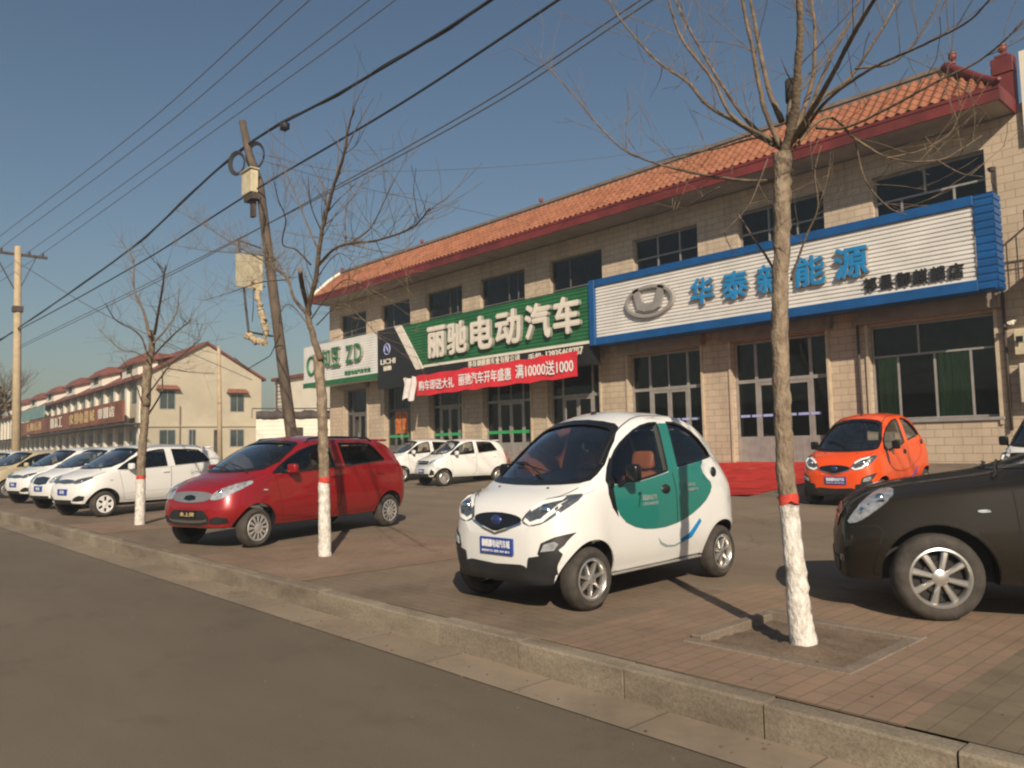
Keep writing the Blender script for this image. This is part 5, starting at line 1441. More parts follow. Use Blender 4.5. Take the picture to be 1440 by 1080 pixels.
tr = empty('tarpaulin', A + Vector((0, 0, 2.9))); tag(tr, 'dark brown tarpaulin bundled along the top of the white sheet wall', 'tarpaulin')
b = MB(); rows = []; rr = random.Random(8)
for i in range(41):
    t = i / 40; p = d * (Lw * t); row = []
    for k in range(8):
        a = 2 * math.pi * k / 8; row.append(p - nrm * .1 + nrm * .22 * math.cos(a) + Vector((0, 0, .24 + (.24 + rr.uniform(-.05, .05)) * math.sin(a) - .1 * t)))
    rows.append(row)
b.grid(rows, closed_v=True); b.build('cloth', M['tarp'], tr, smooth=True)
b = MB(); b.tube([d * -.2 + Vector((0, 0, .60)), d * Lw + Vector((0, 0, .52))], .03, 5)
for k in range(7): b.tube([d * (-.2 + 1.3 * k) + Vector((0, 0, .1)), d * (-.2 + 1.3 * k) + Vector((0, 0, .58))], .02, 5)
b.build('railing', M['ironwork'], tr)
wb = empty('white_building', (-52, 33, 0)); tag(wb, 'low white building with a thin red roof edge behind the sheet wall', 'building')
b = MB(); b.box(-6, 14, -5, 6, -.1, 6.7); b.build('wall', M['panelwhite'], wb)
b = MB(); b.box(-6.2, 14.2, -5.25, 6.2, 6.71, 6.95); b.build('roof_edge', M['houseroof'], wb)
b = MB()
for k in range(2): b.tube([(-5.2 + 1.1 * k, -5.3, 3.5), (-5.2 + 1.1 * k, -5.3, 6.9)], .05, 5)
for k in range(6): b.tube([(-5.2, -5.3, 3.8 + .6 * k), (-4.1, -5.3, 3.8 + .6 * k)], .03, 5)
b.build('ladder', M['ironwork'], wb)
b = MB(); b.box(5.5, 8.2, -5.06, -5.01, 4.6, 5.5); b.build('window', M['winglass2'], wb)

# ================================================================== poles and wires
def pole_thing(pts, rad, name, m, label, n=12):
    r = empty(name, pts[0]); tag(r, label, 'utility pole'); O = Vector(pts[0])
    b = MB(); b.tube([Vector(p) - O for p in pts], rad, n); b.build('pole', m, r, smooth=True); return r, O
lp, LO = pole_thing([(-15.45, 8, -.05), (-15.78, 8, 1.69), (-16.71, 8, 5.16), (-17.39, 8, 7.71), (-17.99, 8, 8.64), (-18.38, 8, 9.55)], [.13, .125, .11, .098, .094, .085], 'leaning_pole', M['polewood'], 'dark leaning utility pole with coiled cables behind the red hatchback')
b = MB()
for (cx, cz, rr_, yy) in ((-18.36, 8.45, .30, 7.85), (-18.0, 8.62, .34, 8.16)):
    for q in range(4):
        rr2 = rr_ - .02 * q; b.tube([(cx + rr2 * .62 * math.cos(2 * math.pi * k / 20), yy + .012 * q + rr2 * .4 * math.cos(2 * math.pi * k / 20), cz + rr2 * math.sin(2 * math.pi * k / 20)) for k in range(21)], .02, 5, cap=False)
part(b, 'cable_coil', M['cable'], lp, LO, smooth=True)
b = MB(); b.box(-17.72, -17.2, 7.70, 7.88, 7.42, 7.96); b.box(-17.76, -17.16, 7.66, 7.90, 7.965, 8.0); part(b, 'junction_box', M['creambox'], lp, LO, bevel=.01)
b = MB(); b.box(-17.6, -17.12, 7.7, 7.9, 7.24, 7.38); b.box(-17.42, -17.25, 7.78, 7.86, 6.85, 7.2); part(b, 'bracket', M['ironwork'], lp, LO)
b = MB(); b.tube([(-18.45, 7.95, 6.55), (-17.86, 7.95, 4.2)], .028, 6); b.tube([(-18.45, 7.95, 6.55), (-17.2, 7.95, 6.1)], .022, 6); b.tube([(-18.2, 7.95, 5.45), (-17.0, 7.95, 5.15)], .022, 6); b.tube([(-17.86, 7.95, 4.2), (-16.6, 7.95, 3.95)], .028, 6)
part(b, 'iron_frame', M['ironwork'], lp, LO)
b = MB(); b.box(-18.42, -17.05, 7.86, 7.93, 5.40, 6.22, None)
b.v = [(p[0], p[1], p[2] - .25 * (p[0] + 18.42)) for p in b.v]; part(b, 'sign_plate', M['creambox'], lp, LO, bevel=.008)
b = MB(); rr = random.Random(4)
pts = [(-17.25, 7.84, 5.35), (-17.12, 7.83, 5.0), (-16.98, 7.82, 4.7), (-16.78, 7.82, 4.35), (-16.68, 7.82, 4.05), (-16.70, 7.83, 3.82), (-17.05, 7.83, 3.86), (-17.4, 7.84, 3.98), (-17.85, 7.86, 4.12)]
q = resample([p for p in pts], .05, False)
b.tube([(p[0] + rr.uniform(-.03, .03), p[1] + rr.uniform(-.03, .02), p[2] + rr.uniform(-.03, .03)) for p in q], [rr.uniform(.03, .09) for _ in q], 8)
part(b, 'peeling_lagging', M['foam'], lp, LO, smooth=40)
b = MB(); b.box(-15.62, -15.40, 7.88, 8.08, 1.45, 1.85); part(b, 'switch_box', M['polewood'], lp, LO)
b = MB(); b.tube([(-17.5, 7.9, 5.2), (-17.45, 7.88, 4.7), (-17.55, 7.9, 4.4)], .01, 4); b.tube([(-17.2, 7.9, 7.3), (-16.85, 7.85, 6.9), (-16.9, 7.85, 6.4), (-16.6, 7.8, 6.0), (-16.75, 7.85, 5.6)], .018, 5); b.tube([(-15.9, 7.8, 3.9), (-16.6, 7.9, 3.5), (-17.8, 7.9, 3.3), (-19, 8.1, 3.7)], .012, 4)
part(b, 'loose_wire', M['cable'], lp, LO)
cp, CO = pole_thing([(-43.9, 8, -.05), (-44.35, 8, 6.), (-44.85, 8, 11.75)], [.21, .18, .15], 'concrete_pole', M['poleconc'], 'tall pale concrete utility pole with a crossarm at the left edge')
b = MB(); b.box(-44.92, -44.80, 6.6, 9.3, 11.30, 11.42); b.tube([(-44.75, 7.85, 9.6), (-44.84, 7.0, 11.3)], .035, 5); b.tube([(-44.75, 8.1, 9.6), (-44.84, 8.8, 11.3)], .02, 5); part(b, 'crossarm', M['ironwork'], cp, CO)
for y in (6.75, 7.3, 8.5, 9.1):
    b = MB(); b.lathe([(0, 0), (.05, 0), (.07, .05), (.04, .1), (.06, .15), (0, .2)], 10, 'z', (-44.86, y, 11.42)); part(b, 'insulator', M['ironwork'], cp, CO, smooth=True)
b = MB(); b.box(-44.75, -44.35, 7.78, 8.22, 8.4, 8.7); b.box(-44.5, -44.0, 7.75, 7.95, 5.3, 5.6) if False else None
part(b, 'steel_band', M['ironwork'], cp, CO, bevel=.02)
POLE3 = [(-48.1, 19.6, -.05), (-48.2, 19.6, 4.), (-48.4, 19.6, 7.9)]
sp, SO = pole_thing(POLE3, [.17, .14, .11], 'concrete_pole', M['poleconc'], 'slim concrete pole standing in front of the gable wall of the cream house')
WIRES = {'thick': ([(-63.25, 8.0, 7.13), (-43.9, 8.0, 7.59), (-26.59, 8.0, 8.09), (-18.32, 8.0, 8.86), (-13.07, 8.0, 8.59), (-8.98, 8.0, 8.49), (-2, 8.0, 8.75), (12, 8, 9.4)], .030),
 'thick2': ([(-63.4, 8.0, 7.86), (-43.9, 8.0, 7.48), (-25.86, 8.0, 7.42), (-17.28, 7.86, 7.51), (-11.6, 8.0, 7.65), (-7.5, 8.0, 7.83), (-1, 8.0, 8.2), (12, 8, 9.1)], .022),
 'low': ([(-43.8, 8.0, 6.65), (-22.73, 8.0, 6.62), (-13.63, 8.0, 6.66), (-8.86, 8.0, 6.78), (-5.98, 8.0, 7.07), (0, 8, 7.7), (12, 8, 9.0)], .012),
 'low2': ([(-43.8, 8.0, 6.54), (-22.72, 8.0, 6.54), (-13.63, 8.0, 6.72), (-8.86, 8.0, 6.89), (-6.03, 8.0, 7.17), (0, 8, 7.8), (12, 8, 9.2)], .012),
 'hv0': ([(-80, 6.75, 13.), (-44.86, 6.75, 11.6), (-23.47, 7.2, 10.83), (-14.6, 7.2, 10.71), (-4, 7.2, 10.9), (12, 7.2, 11.6)], .013),
 'hv1': ([(-80, 7.3, 13.), (-44.86, 7.3, 11.6), (-23.36, 7.7, 10.88), (-14.38, 7.7, 10.8), (-4, 7.7, 11.), (12, 7.7, 11.7)], .013),
 'hv2': ([(-80, 8.5, 13.), (-44.86, 8.5, 11.6), (-22.77, 8.6, 10.94), (-13.49, 8.6, 10.75), (-3, 8.6, 10.9), (12, 8.6, 11.6)], .013),
 'hv3': ([(-80, 9.1, 13.), (-44.86, 9.1, 11.6), (-22.58, 9.0, 10.94), (-13.11, 9.0, 10.73), (-3, 9.0, 10.9), (12, 9., 11.6)], .013),
 'guy': ([(-44.8, 8.1, 10.9), (-44.6, 11.5, 8.9), (-44.7, 15.5, 7.3), (-45.5, 20.5, 5.6)], .02),
 'b1': ([(-17.59, 8.0, 8.52), (-17.04, 10.0, 8.38), (-16.9, 17.0, 10.14), (-12.6, 20.3, 10.3)], .008),
 'b2': ([(-17.4, 8.0, 8.29), (-18.0, 11.0, 8.44), (-20.07, 18.0, 9.36), (-19.89, 20.3, 9.28)], .008),
 'dn': ([(-16.11, 8.0, 8.80), (-16.11, 8.0, 7.84), (-16.04, 8.0, 6.9)], .006)}
WL = {'thick': 'thick black cable bundle strung from the concrete pole past the top of the leaning pole', 'thick2': 'second black cable passing just in front of the cream box on the leaning pole',
 'low': 'upper of the two thin grey wires running low through the middle tree', 'low2': 'lower of the two thin grey wires running low through the middle tree',
 'hv0': 'first power line from the crossarm, highest and leftmost in the sky', 'hv1': 'second power line from the left in the sky', 'hv2': 'third power line from the left in the sky', 'hv3': 'fourth power line from the left in the sky',
 'guy': 'slanting guy wire from the concrete pole down towards the gabled house', 'b1': 'thin wire crossing the sky from the leaning pole to the shop roof', 'b2': 'thin wire sloping down to the middle of the shop roof ridge', 'dn': 'short wire hanging from the thick cable beside the leaning pole'}
def crom(P, n=8):
    out = []; P = [Vector(p) for p in P]
    for i in range(len(P) - 1):
        a = P[max(i - 1, 0)]; b_, c = P[i], P[i + 1]; d_ = P[min(i + 2, len(P) - 1)]
        # centripetal-like tangents scaled to the span
        L = (c - b_).length
        t1 = (c - a); t1 = t1 / max(t1.length, 1e-6) * L; t2 = (d_ - b_); t2 = t2 / max(t2.length, 1e-6) * L
        for k in range(n):
            t = k / n; out.append((2 * t ** 3 - 3 * t * t + 1) * b_ + (t ** 3 - 2 * t * t + t) * t1 + (-2 * t ** 3 + 3 * t * t) * c + (t ** 3 - t * t) * t2)
    out.append(P[-1]); return out
for k, (pts, rad) in WIRES.items():
    b = MB(); b.tube(crom(pts, 8), rad, 5)
    if k == 'thick':
        q = crom(pts, 8); b.tube([p + Vector((0, .03 * math.sin(i * .9), .04 * math.cos(i * .9))) for i, p in enumerate(q)], .016, 4)
        b.box(-16.2, -16.0, 7.93, 8.07, 8.62, 8.76)
    topthing(b, 'overhead_wire', M['cable'] if k in ('thick', 'thick2') else M['cable_grey'], WL[k], 'overhead wire', smooth=True)
# street lamp bracket at the left edge
lr = empty('street_lamp', (-47.5, 1.0, -.2)); tag(lr, 'street lamp arm reaching in at the left edge of the sky', 'street lamp')
b = MB(); b.tube([(-4, 0, 0), (-4, 0, 13.2)], .09, 8); b.tube([(-4, 0, 13.2), (-2, .6, 13.6), (-.6, 1., 13.7)], .045, 6); b.build('pole', M['poleconc'], lr, smooth=True)
b = MB(); rbox(b, -.8, -.1, .85, 1.15, 13.55, 13.75); b.build('lamp_head', M['ironwork'], lr, smooth=60)

# ================================================================== bare street trees
TREES= {'T1': (([(-2.66,5.07,0.0),(-2.68,5.07,0.27),(-2.69,5.07,0.51),(-2.72,5.07,0.99),(-2.73,5.07,1.67),(-2.71,5.07,2.32),(-2.67,5.07,2.82),(-2.65,5.07,3.17),(-2.63,5.07,3.4)],[0.092,0.078,0.07,0.066,0.062,0.06,0.062,0.066,0.07]),[([(-2.63,5.07,3.38),(-2.49,4.98,3.61),(-2.4,4.88,3.86),(-2.33,4.8,4.07),(-2.27,4.68,4.35),(-2.17,4.49,4.77)],0.039,0.0156),([(-2.57,5.07,3.59),(-2.58,5.13,3.76),(-2.61,5.19,3.94)],0.0312,0.0281),([(-2.64,5.07,3.43),(-2.72,5.01,3.72),(-2.74,4.92,4.13),(-2.76,4.84,4.49),(-2.76,4.76,4.84)],0.0234,0.008),([(-2.65,5.07,3.44),(-2.84,5.16,3.62),(-3.15,5.33,4.01),(-3.63,5.61,4.77),(-3.95,5.8,5.33),(-4.19,5.94,5.76)],0.0187,0.0064),([(-2.7,5.07,3.48),(-3.07,5.27,3.8),(-3.51,5.5,4.18),(-3.77,5.65,4.5),(-4.26,5.89,4.96),(-4.79,6.16,5.58),(-5.17,6.36,6.08),(-5.36,6.5,6.46)],0.0203,0.0064),([(-2.69,5.07,3.5),(-2.94,4.95,3.73),(-3.03,4.85,4.01),(-3.19,4.71,4.34),(-3.22,4.61,4.61),(-3.22,4.53,4.79)],0.0172,0.0064),([(-2.66,5.07,3.21),(-2.77,5.1,3.24),(-3.03,5.17,3.33),(-3.54,5.3,3.56),(-4.0,5.42,3.8),(-4.43,5.54,4.08),(-4.87,5.67,4.52),(-5.17,5.77,4.87),(-5.78,5.95,5.52),(-6.23,6.09,6.07)],0.0172,0.004),([(-2.58,5.07,3.44),(-2.36,4.93,3.55),(-2.1,4.75,3.69),(-1.89,4.59,3.81),(-1.72,4.46,3.88),(-1.61,4.36,3.95)],0.0218,0.008),([(-2.55,5.07,3.45),(-2.38,5.15,3.72),(-2.21,5.21,3.82),(-2.06,5.27,4.03),(-1.94,5.33,4.24),(-1.89,5.38,4.43)],0.0156,0.0064),([(-2.51,5.07,3.47),(-2.22,4.9,3.59),(-1.85,4.7,3.6),(-1.49,4.51,3.54),(-1.22,4.35,3.5),(-1.08,4.25,3.53)],0.014,0.004),([(-2.55,5.07,3.41),(-2.38,5.24,3.62),(-2.26,5.39,3.47),(-2.09,5.58,3.32),(-1.85,5.74,3.28),(-1.73,5.82,3.34),(-1.62,5.89,3.42)],0.0125,0.004),([(-2.38,5.07,3.5),(-2.17,5.02,3.42),(-1.86,4.95,3.43),(-1.53,4.88,3.47),(-1.33,4.83,3.48),(-1.18,4.79,3.53),(-1.06,4.75,3.6)],0.0109,0.004),([(-2.53,5.07,3.52),(-2.47,5.24,3.93),(-2.51,5.4,4.33),(-2.58,5.52,4.67),(-2.71,5.68,5.13)],0.0203,0.0072),([(-2.48,5.07,3.53),(-2.3,5.16,3.99),(-2.17,5.21,4.22),(-2.12,5.24,4.36),(-2.07,5.27,4.52)],0.0156,0.0056),([(-2.73,5.07,2.53),(-2.8,5.13,2.65),(-3.02,5.27,2.93),(-3.19,5.38,3.15)],0.0094,0.008),([(-2.62,5.07,2.49),(-2.53,5.03,2.64),(-2.45,4.99,2.76),(-2.34,4.94,2.91),(-2.32,4.88,3.13),(-2.25,4.84,3.28)],0.0101,0.0048),([(-2.63,5.07,3.63),(-2.77,5.16,3.96),(-2.94,5.32,4.59),(-2.99,5.37,4.8),(-3.05,5.46,5.15)],0.0234,0.008),([(-2.1,5.07,3.81),(-1.84,5.11,3.79),(-1.61,5.17,4.08),(-1.57,5.18,4.16)],0.0086,0.004),([(-2.66,5.07,3.51),(-2.9,5.16,3.61),(-3.27,5.29,3.68),(-3.78,5.47,3.81),(-4.12,5.58,3.87)],0.0101,0.0032),([(-3.15,5.07,3.29),(-3.64,5.29,3.29),(-3.94,5.41,3.33)],0.0062,0.0024),([(-2.75,5.07,3.39),(-2.81,4.97,3.13),(-2.85,4.93,3.03),(-3.01,4.83,2.85)],0.0062,0.0032),([(-2.13,5.07,3.35),(-2.12,5.18,3.09),(-2.02,5.28,2.9),(-1.93,5.33,2.84)],0.007,0.0032),([(-1.64,5.07,3.06),(-1.5,5.02,2.93),(-1.38,4.99,2.87)],0.0047,0.0024),([(-1.94,5.07,3.16),(-1.76,5.21,3.2),(-1.63,5.31,3.3),(-1.6,5.36,3.39)],0.0055,0.0024)]),'T2': (([(-9.24,5.15,0.0),(-9.25,5.15,0.66),(-9.26,5.15,1.21),(-9.28,5.15,1.68),(-9.31,5.15,2.06),(-9.37,5.15,2.44),(-9.41,5.15,2.63)],[0.09,0.078,0.073,0.07,0.07,0.07,0.073]),[([(-9.33,5.15,2.57),(-9.4,5.06,2.94),(-9.39,5.0,3.2),(-9.02,4.91,3.57),(-8.69,4.8,4.01),(-8.23,4.69,4.44),(-7.75,4.58,4.77),(-7.53,4.51,4.98),(-7.31,4.46,5.13)],0.0495,0.008),([(-9.68,5.15,3.22),(-10.61,5.41,3.64),(-11.08,5.56,4.0),(-11.96,5.79,4.35),(-12.73,5.97,4.64),(-15.86,6.66,5.76),(-19.04,7.3,6.96),(-23.03,8.03,8.43)],0.0297,0.0056),([(-10.25,5.15,3.81),(-12.0,5.54,4.11),(-14.32,6.02,4.37),(-16.97,6.52,4.66)],0.0132,0.004),([(-10.41,5.15,3.94),(-11.01,5.33,4.27),(-13.4,5.9,4.92),(-17.25,6.73,5.86),(-22.57,7.74,7.25)],0.0145,0.0048),([(-9.42,5.15,3.84),(-8.43,4.83,3.83),(-7.51,4.52,3.67),(-6.48,4.15,3.42),(-5.59,3.82,3.24),(-4.9,3.53,3.12),(-4.41,3.31,3.1)],0.0211,0.0048),([(-8.55,5.15,3.99),(-7.94,5.06,4.04),(-7.57,4.99,4.22),(-7.2,4.92,4.43)],0.0132,0.004),([(-9.59,5.15,3.9),(-9.52,4.89,4.06),(-9.47,4.68,4.08),(-9.03,4.5,4.29),(-8.8,4.29,4.44),(-8.54,4.1,4.58)],0.0132,0.0048),([(-9.39,5.15,4.07),(-10.08,5.33,4.67),(-10.69,5.49,5.23),(-11.32,5.64,5.79),(-11.99,5.8,6.35)],0.0145,0.004),([(-8.67,5.15,4.03),(-8.95,5.32,4.55),(-8.88,5.43,4.79),(-8.78,5.57,5.07)],0.0112,0.004),([(-8.55,5.15,3.97),(-8.38,5.57,3.9),(-8.25,5.75,3.94),(-8.17,5.85,4.03)],0.0092,0.0032),([(-9.63,5.15,3.22),(-9.3,4.88,3.48),(-9.0,4.68,3.66)],0.033,0.0297),([(-9.32,5.15,4.33),(-9.03,4.85,4.54),(-8.58,4.57,4.76)],0.0092,0.0032),([(-9.6,5.15,3.14),(-8.93,5.01,3.33),(-8.16,4.84,3.41),(-7.31,4.65,3.13),(-6.86,4.55,2.96)],0.0106,0.004),([(-9.46,5.15,3.67),(-8.7,5.02,3.85),(-8.2,4.94,3.68),(-8.02,4.9,3.51)],0.0079,0.0032),([(-9.05,5.15,4.74),(-9.13,4.98,5.0),(-9.14,4.91,5.12)],0.0079,0.0032),([(-8.72,5.15,5.19),(-8.33,5.1,5.19),(-8.05,5.05,5.29)],0.0066,0.0032),([(-9.43,5.15,3.05),(-8.09,4.73,3.09),(-7.1,4.39,2.77),(-6.18,4.04,2.4)],0.0092,0.0032),([(-9.67,5.15,3.08),(-10.86,5.49,3.57),(-11.54,5.67,3.57),(-12.04,5.87,3.24)],0.0092,0.0032)]),'T3': (([(-16.1,5.01,-0.0),(-16.07,5.01,1.2),(-15.93,5.01,1.88),(-15.9,5.01,2.2),(-15.84,5.01,2.7),(-15.77,5.01,3.04)],[0.1,0.085,0.08,0.085,0.09,0.09]),[([(-15.81,5.01,2.28),(-16.1,5.13,3.1),(-16.11,5.19,3.46),(-16.34,5.25,3.8)],0.072,0.056),([(-15.7,5.01,3.62),(-16.78,5.23,4.27),(-18.23,5.48,5.0),(-18.96,5.67,5.77),(-21.14,6.02,6.81)],0.036,0.008),([(-15.42,5.01,3.63),(-13.76,4.57,4.05),(-12.54,4.23,4.32)],0.032,0.008),([(-15.48,5.01,3.46),(-16.08,5.44,3.83),(-16.56,5.82,4.3),(-17.16,6.07,4.9)],0.024,0.0064),([(-15.79,5.01,3.28),(-15.61,4.79,3.63),(-15.31,4.3,3.81),(-14.89,4.0,4.04)],0.02,0.0056),([(-15.41,5.01,3.24),(-12.36,4.31,3.21),(-10.13,3.76,3.1)],0.02,0.0048),([(-15.78,5.01,3.19),(-17.22,5.2,3.48),(-18.83,5.4,3.71),(-22.15,5.8,4.61)],0.0176,0.0048),([(-15.87,5.01,2.03),(-16.41,5.48,2.59),(-16.81,5.69,3.09),(-17.01,6.23,3.09),(-16.97,6.79,3.06)],0.02,0.0048),([(-15.94,5.01,2.2),(-15.6,4.72,2.73),(-15.21,4.36,3.14)],0.016,0.0048),([(-15.82,5.01,2.46),(-13.19,4.54,2.81),(-11.75,4.26,2.86),(-10.49,4.01,2.9)],0.016,0.0048)])}

def tree_thing(key, label, paint_h, seed, ntw, scale=1.):
    (tp, trad), limbs = TREES[key]; rg = random.Random(seed)
    base = Vector(tp[0]); r = empty('street_tree', base); tag(r, label, 'tree', None)
    # trunk with knots
    q = crom(tp, 10); L = len(q); rads = []
    for i in range(L):
        f = i / (L - 1) * (len(trad) - 1); k = min(int(f), len(trad) - 2); rads.append((trad[k] + (trad[k + 1] - trad[k]) * (f - k)) * .94)
    q = [p + Vector((rg.uniform(-.006, .006), rg.uniform(-.006, .006), 0)) for p in q]
    zt = [p.z for p in q]
    def sect(z0, z1, grow):
        ps, rs = [], []
        for p, rd in zip(q, rads):
            if z0 <= p.z <= z1: ps.append(p); rs.append(rd + grow + rg.uniform(-.002, .002))
        return ps, rs
    def interp(z):
        if z <= q[0].z: return q[0] + Vector((0, 0, z - q[0].z)), rads[0]
        for i in range(L - 1):
            if q[i].z <= z <= q[i + 1].z: t = (z - q[i].z) / (q[i + 1].z - q[i].z); return q[i].lerp(q[i + 1], t), rads[i] + (rads[i + 1] - rads[i]) * t
        return q[-1], rads[-1]
    def piece(name, z0, z1, m, grow, n=40):
        ps, rs = [], []
        for k in range(n + 1):
            p, rd = interp(z0 + (z1 - z0) * k / n); ps.append(p - base); rs.append(rd + grow + rg.uniform(-.0025, .0025))
        b = MB(); b.tube(ps, rs, 14)
        if name in ('whitewash', 'red_band'):      # brushed edges, never a clean ring
            zz = sorted(set(round(v[2], 3) for v in b.v)); zt = ps[-1].z; zb = ps[0].z; fr = [rg.uniform(-.025, .025) for _ in range(14)]
            b.v = [(v[0], v[1], v[2] + fr[int((math.atan2(v[1], v[0]) + math.pi) / 6.2832 * 13.99)] * (1 if v[2] > zt - .02 and name == 'whitewash' else (.6 if name == 'red_band' and v[2] < zb + .03 else 0))) for v in b.v]
        b.v = [(v[0] + rg.uniform(-.0025, .0025), v[1] + rg.uniform(-.0025, .0025), v[2]) for v in b.v]
        return b.build(name, m, r, smooth=True)
    piece('trunk', base.z + paint_h + .065, q[-1].z - .001, M['bark'], 0, 70)
    piece('whitewash', base.z - .04 + .001, base.z + paint_h, M['whitewash'], .002, 30)
    piece('red_band', base.z + paint_h, base.z + paint_h + .065, M['redpaint'], .003, 5)
    # flare between trunk top and limbs
    b = MB()
    def twigs(P, r0, depth, n):
        for _ in range(n):
            i = rg.randrange(max(1, int(len(P) * .25)), len(P) - 1); p = P[i]; t = (P[i + 1] - P[i]).normalized()
            rd = Vector((rg.uniform(-1, 1), rg.uniform(-1, 1), rg.uniform(-.5, 1.0))).normalized()
            dr = (t * .75 + rd * .75 + Vector((0, 0, .15))).normalized()
            ln = rg.uniform(.25, .85) * (1 if depth == 0 else .55) * scale; k = 6; pts = [p]; c = p
            up = Vector((rg.uniform(-.2, .2), rg.uniform(-.2, .2), rg.uniform(-.05, .35)))
            for j in range(k):
                dr = (dr + up * .22 + Vector((rg.uniform(-.12, .12), rg.uniform(-.12, .12), rg.uniform(-.12, .12)))).normalized(); c = c + dr * ln / k; pts.append(c)
            ra = max(.0028, r0 * rg.uniform(.35, .55)) * (1 if depth == 0 else .75)
            b.tube([x - base for x in pts], [max(.0019, ra * (1 - .75 * j / k)) for j in range(k + 1)], 4 if ra < .005 else 5, cap=False)
            if depth < 1 and rg.random() < .75: twigs(pts, ra, depth + 1, rg.randrange(1, 3))
    for P, r0, r1 in limbs:
        Q = crom(P, 7); n = len(Q)
        Q = [p + Vector((rg.uniform(-1, 1), rg.uniform(-1, 1), rg.uniform(-1, 1))) * r0 * .10 if 0 < i < n - 1 else p for i, p in enumerate(Q)]
        b.tube([p - base for p in Q], [max(r1, r0 + (r1 - r0) * (i / (n - 1)) ** .8) * (1 + .07 * rg.uniform(-1, 1)) for i in range(n)], 8 if r0 > .02 else 6, cap=True)
        ln = sum((Q[i + 1] - Q[i]).length for i in range(n - 1))
        if r1 < r0 * .75: twigs(Q, (r0 + r1) / 2 * .6, 0, max(2, int(ln * ntw)))
    b.build('branches', M['twigmix'], r, smooth=True)
    if key == 'T1':
        b = MB(); P = limbs[1][0]; a, c = Vector(P[-2]), Vector(P[-1]); b.tube([x - base for x in (a.lerp(c, .1), c + Vector((0, 0, .01)))], [.041, .039], 10); b.build('cut_stub', M['stubcut'], r, smooth=True)
    return r
M['twigmix'] = mat('branch_bark', (.095, .068, .048), .9, var=.35, scale=9, bump=.5, bscale=50, col2=(.20, .148, .10))
tree_thing('T1', 'bare street tree nearest the camera, whitewashed foot standing in the square soil pit', .945, 5, 5.5)
tree_thing('T2', 'bare street tree with whitewashed foot standing in front of the red hatchback', .945, 6, 6.5)
tree_thing('T3', 'bare whitewashed street tree in front of the nearest white hatchback on the left', .885, 7, 5, 1.0)
def wild_tree(loc, h, seed, label, leafy=False):
    rg = random.Random(seed); r = empty('bare_tree', loc); tag(r, label, 'tree'); b = MB()
    t = MB(); t.tube([(0, 0, 0), (.1, 0, h * .2), (.05, .1, h * .4)], [h * .02, h * .016, h * .013], 8); t.build('trunk', M['bark'], r, smooth=True)
    tips = []
    def grow(p, d, ln, rad, dep):
        k = 4; pts = [p]
        for j in range(k): d = (d + Vector((rg.uniform(-.2, .2), rg.uniform(-.2, .2), rg.uniform(-.08, .18)))).normalized(); p = p + d * ln / k; pts.append(p)
        b.tube(pts, [rad * (1 - .5 * j / k) for j in range(k + 1)], 4, cap=False)
        if dep == 0: tips.append(p); return
        for _ in range(4 if dep > 1 else 5):
            q = pts[rg.randrange(2, k + 1)]; a = Vector((rg.uniform(-1, 1), rg.uniform(-1, 1), rg.uniform(-.1, 1))).normalized()
            grow(q, (d * .7 + a * .7).normalized(), ln * rg.uniform(.5, .78), rad * .5, dep - 1)
    for _ in range(6): grow(Vector((.05, .1, h * .38)), Vector((rg.uniform(-.6, .6), rg.uniform(-.6, .6), 1)).normalized(), h * .3, h * .009, 3)
    b.build('branches', M['twigmix'], r)
    if leafy:
        f = MB()
        for p in tips:
            for _ in range(3):
                c = p + Vector((rg.uniform(-.5, .5), rg.uniform(-.5, .5), rg.uniform(-.5, .5))); u = Vector((rg.uniform(-1, 1), rg.uniform(-1, 1), rg.uniform(-1, 1))).normalized(); v = u.orthogonal().normalized(); s = rg.uniform(.08, .2)
                f.add([c - u * s, c + v * s, c + u * s, c - v * s], [(0, 1, 2, 3)])
        f.build('dry_leaves', M['foliage'], r, fixn=False)
wild_tree((-61.5, 9.6, 0), 8.0, 21, 'bare bushy tree rising beside the concrete pole at the left edge')
wild_tree((-68, 10.4, 0), 6.0, 22, 'brown-leaved tree low at the left edge beyond the concrete pole', True)
wild_tree((-84, 12.0, 0), 10, 23, 'bare tree farthest away at the left edge')

# unseen shop row across the street, added only for paint and glass to reflect
ob = empty('added_reflection_building', (-12, -24, -.2)); tag(ob, 'unseen low grey-brown shop row added behind the camera for paint and glass to reflect', 'building')
b = MB(); b.box(-45, 35, -6, 0, 0, 4.6); b.build('wall', M['houseplaster'], ob)
b = MB(); b.box(-45.3, 35.3, -6.3, .4, 4.61, 4.9); b.build('roof', M['houseroof'], ob)
for k in range(15): b = MB(); b.box(-43 + 5.2 * k, -39.8 + 5.2 * k, .003, .06, .1, 3.0); b.build('shop_front', M['winglass2'], ob)
# ================================================================== cars
M['white_paint'] = paint('white_car_paint', (.72, .72, .70), 0, .32, .10)
M['teal_paint'] = paint('teal_door_paint', (.010, .165, .140), 0, .35, .06)
M['orange_paint'] = paint('orange_car_paint', (.74, .072, .004), 0, .4, .04)
M['red_paint'] = paint('red_metallic_paint', (.29, .006, .010), .25, .3, .04)
M['beige_paint'] = paint('champagne_paint', (.56, .47, .30), .25, .35, .08)
M['dark_paint'] = paint('dark_bronze_paint', (.016, .0132, .0098), .0, .5, .02, .30, .12)
M['sticker'] = mat('grey_sticker', (.24, .30, .29), .5); M['sticker2'] = mat('violet_sticker', (.20, .08, .30), .5); M['badge_blue'] = mat('blue_badge', (.04, .06, .2), .3, .5, coat=1.)
build_mini((-5.165, 5.95), 0, R(-87.8), M['white_paint'], 'small rounded white electric car with teal doors parked on the pavement, the nearest car', None, 'teal')
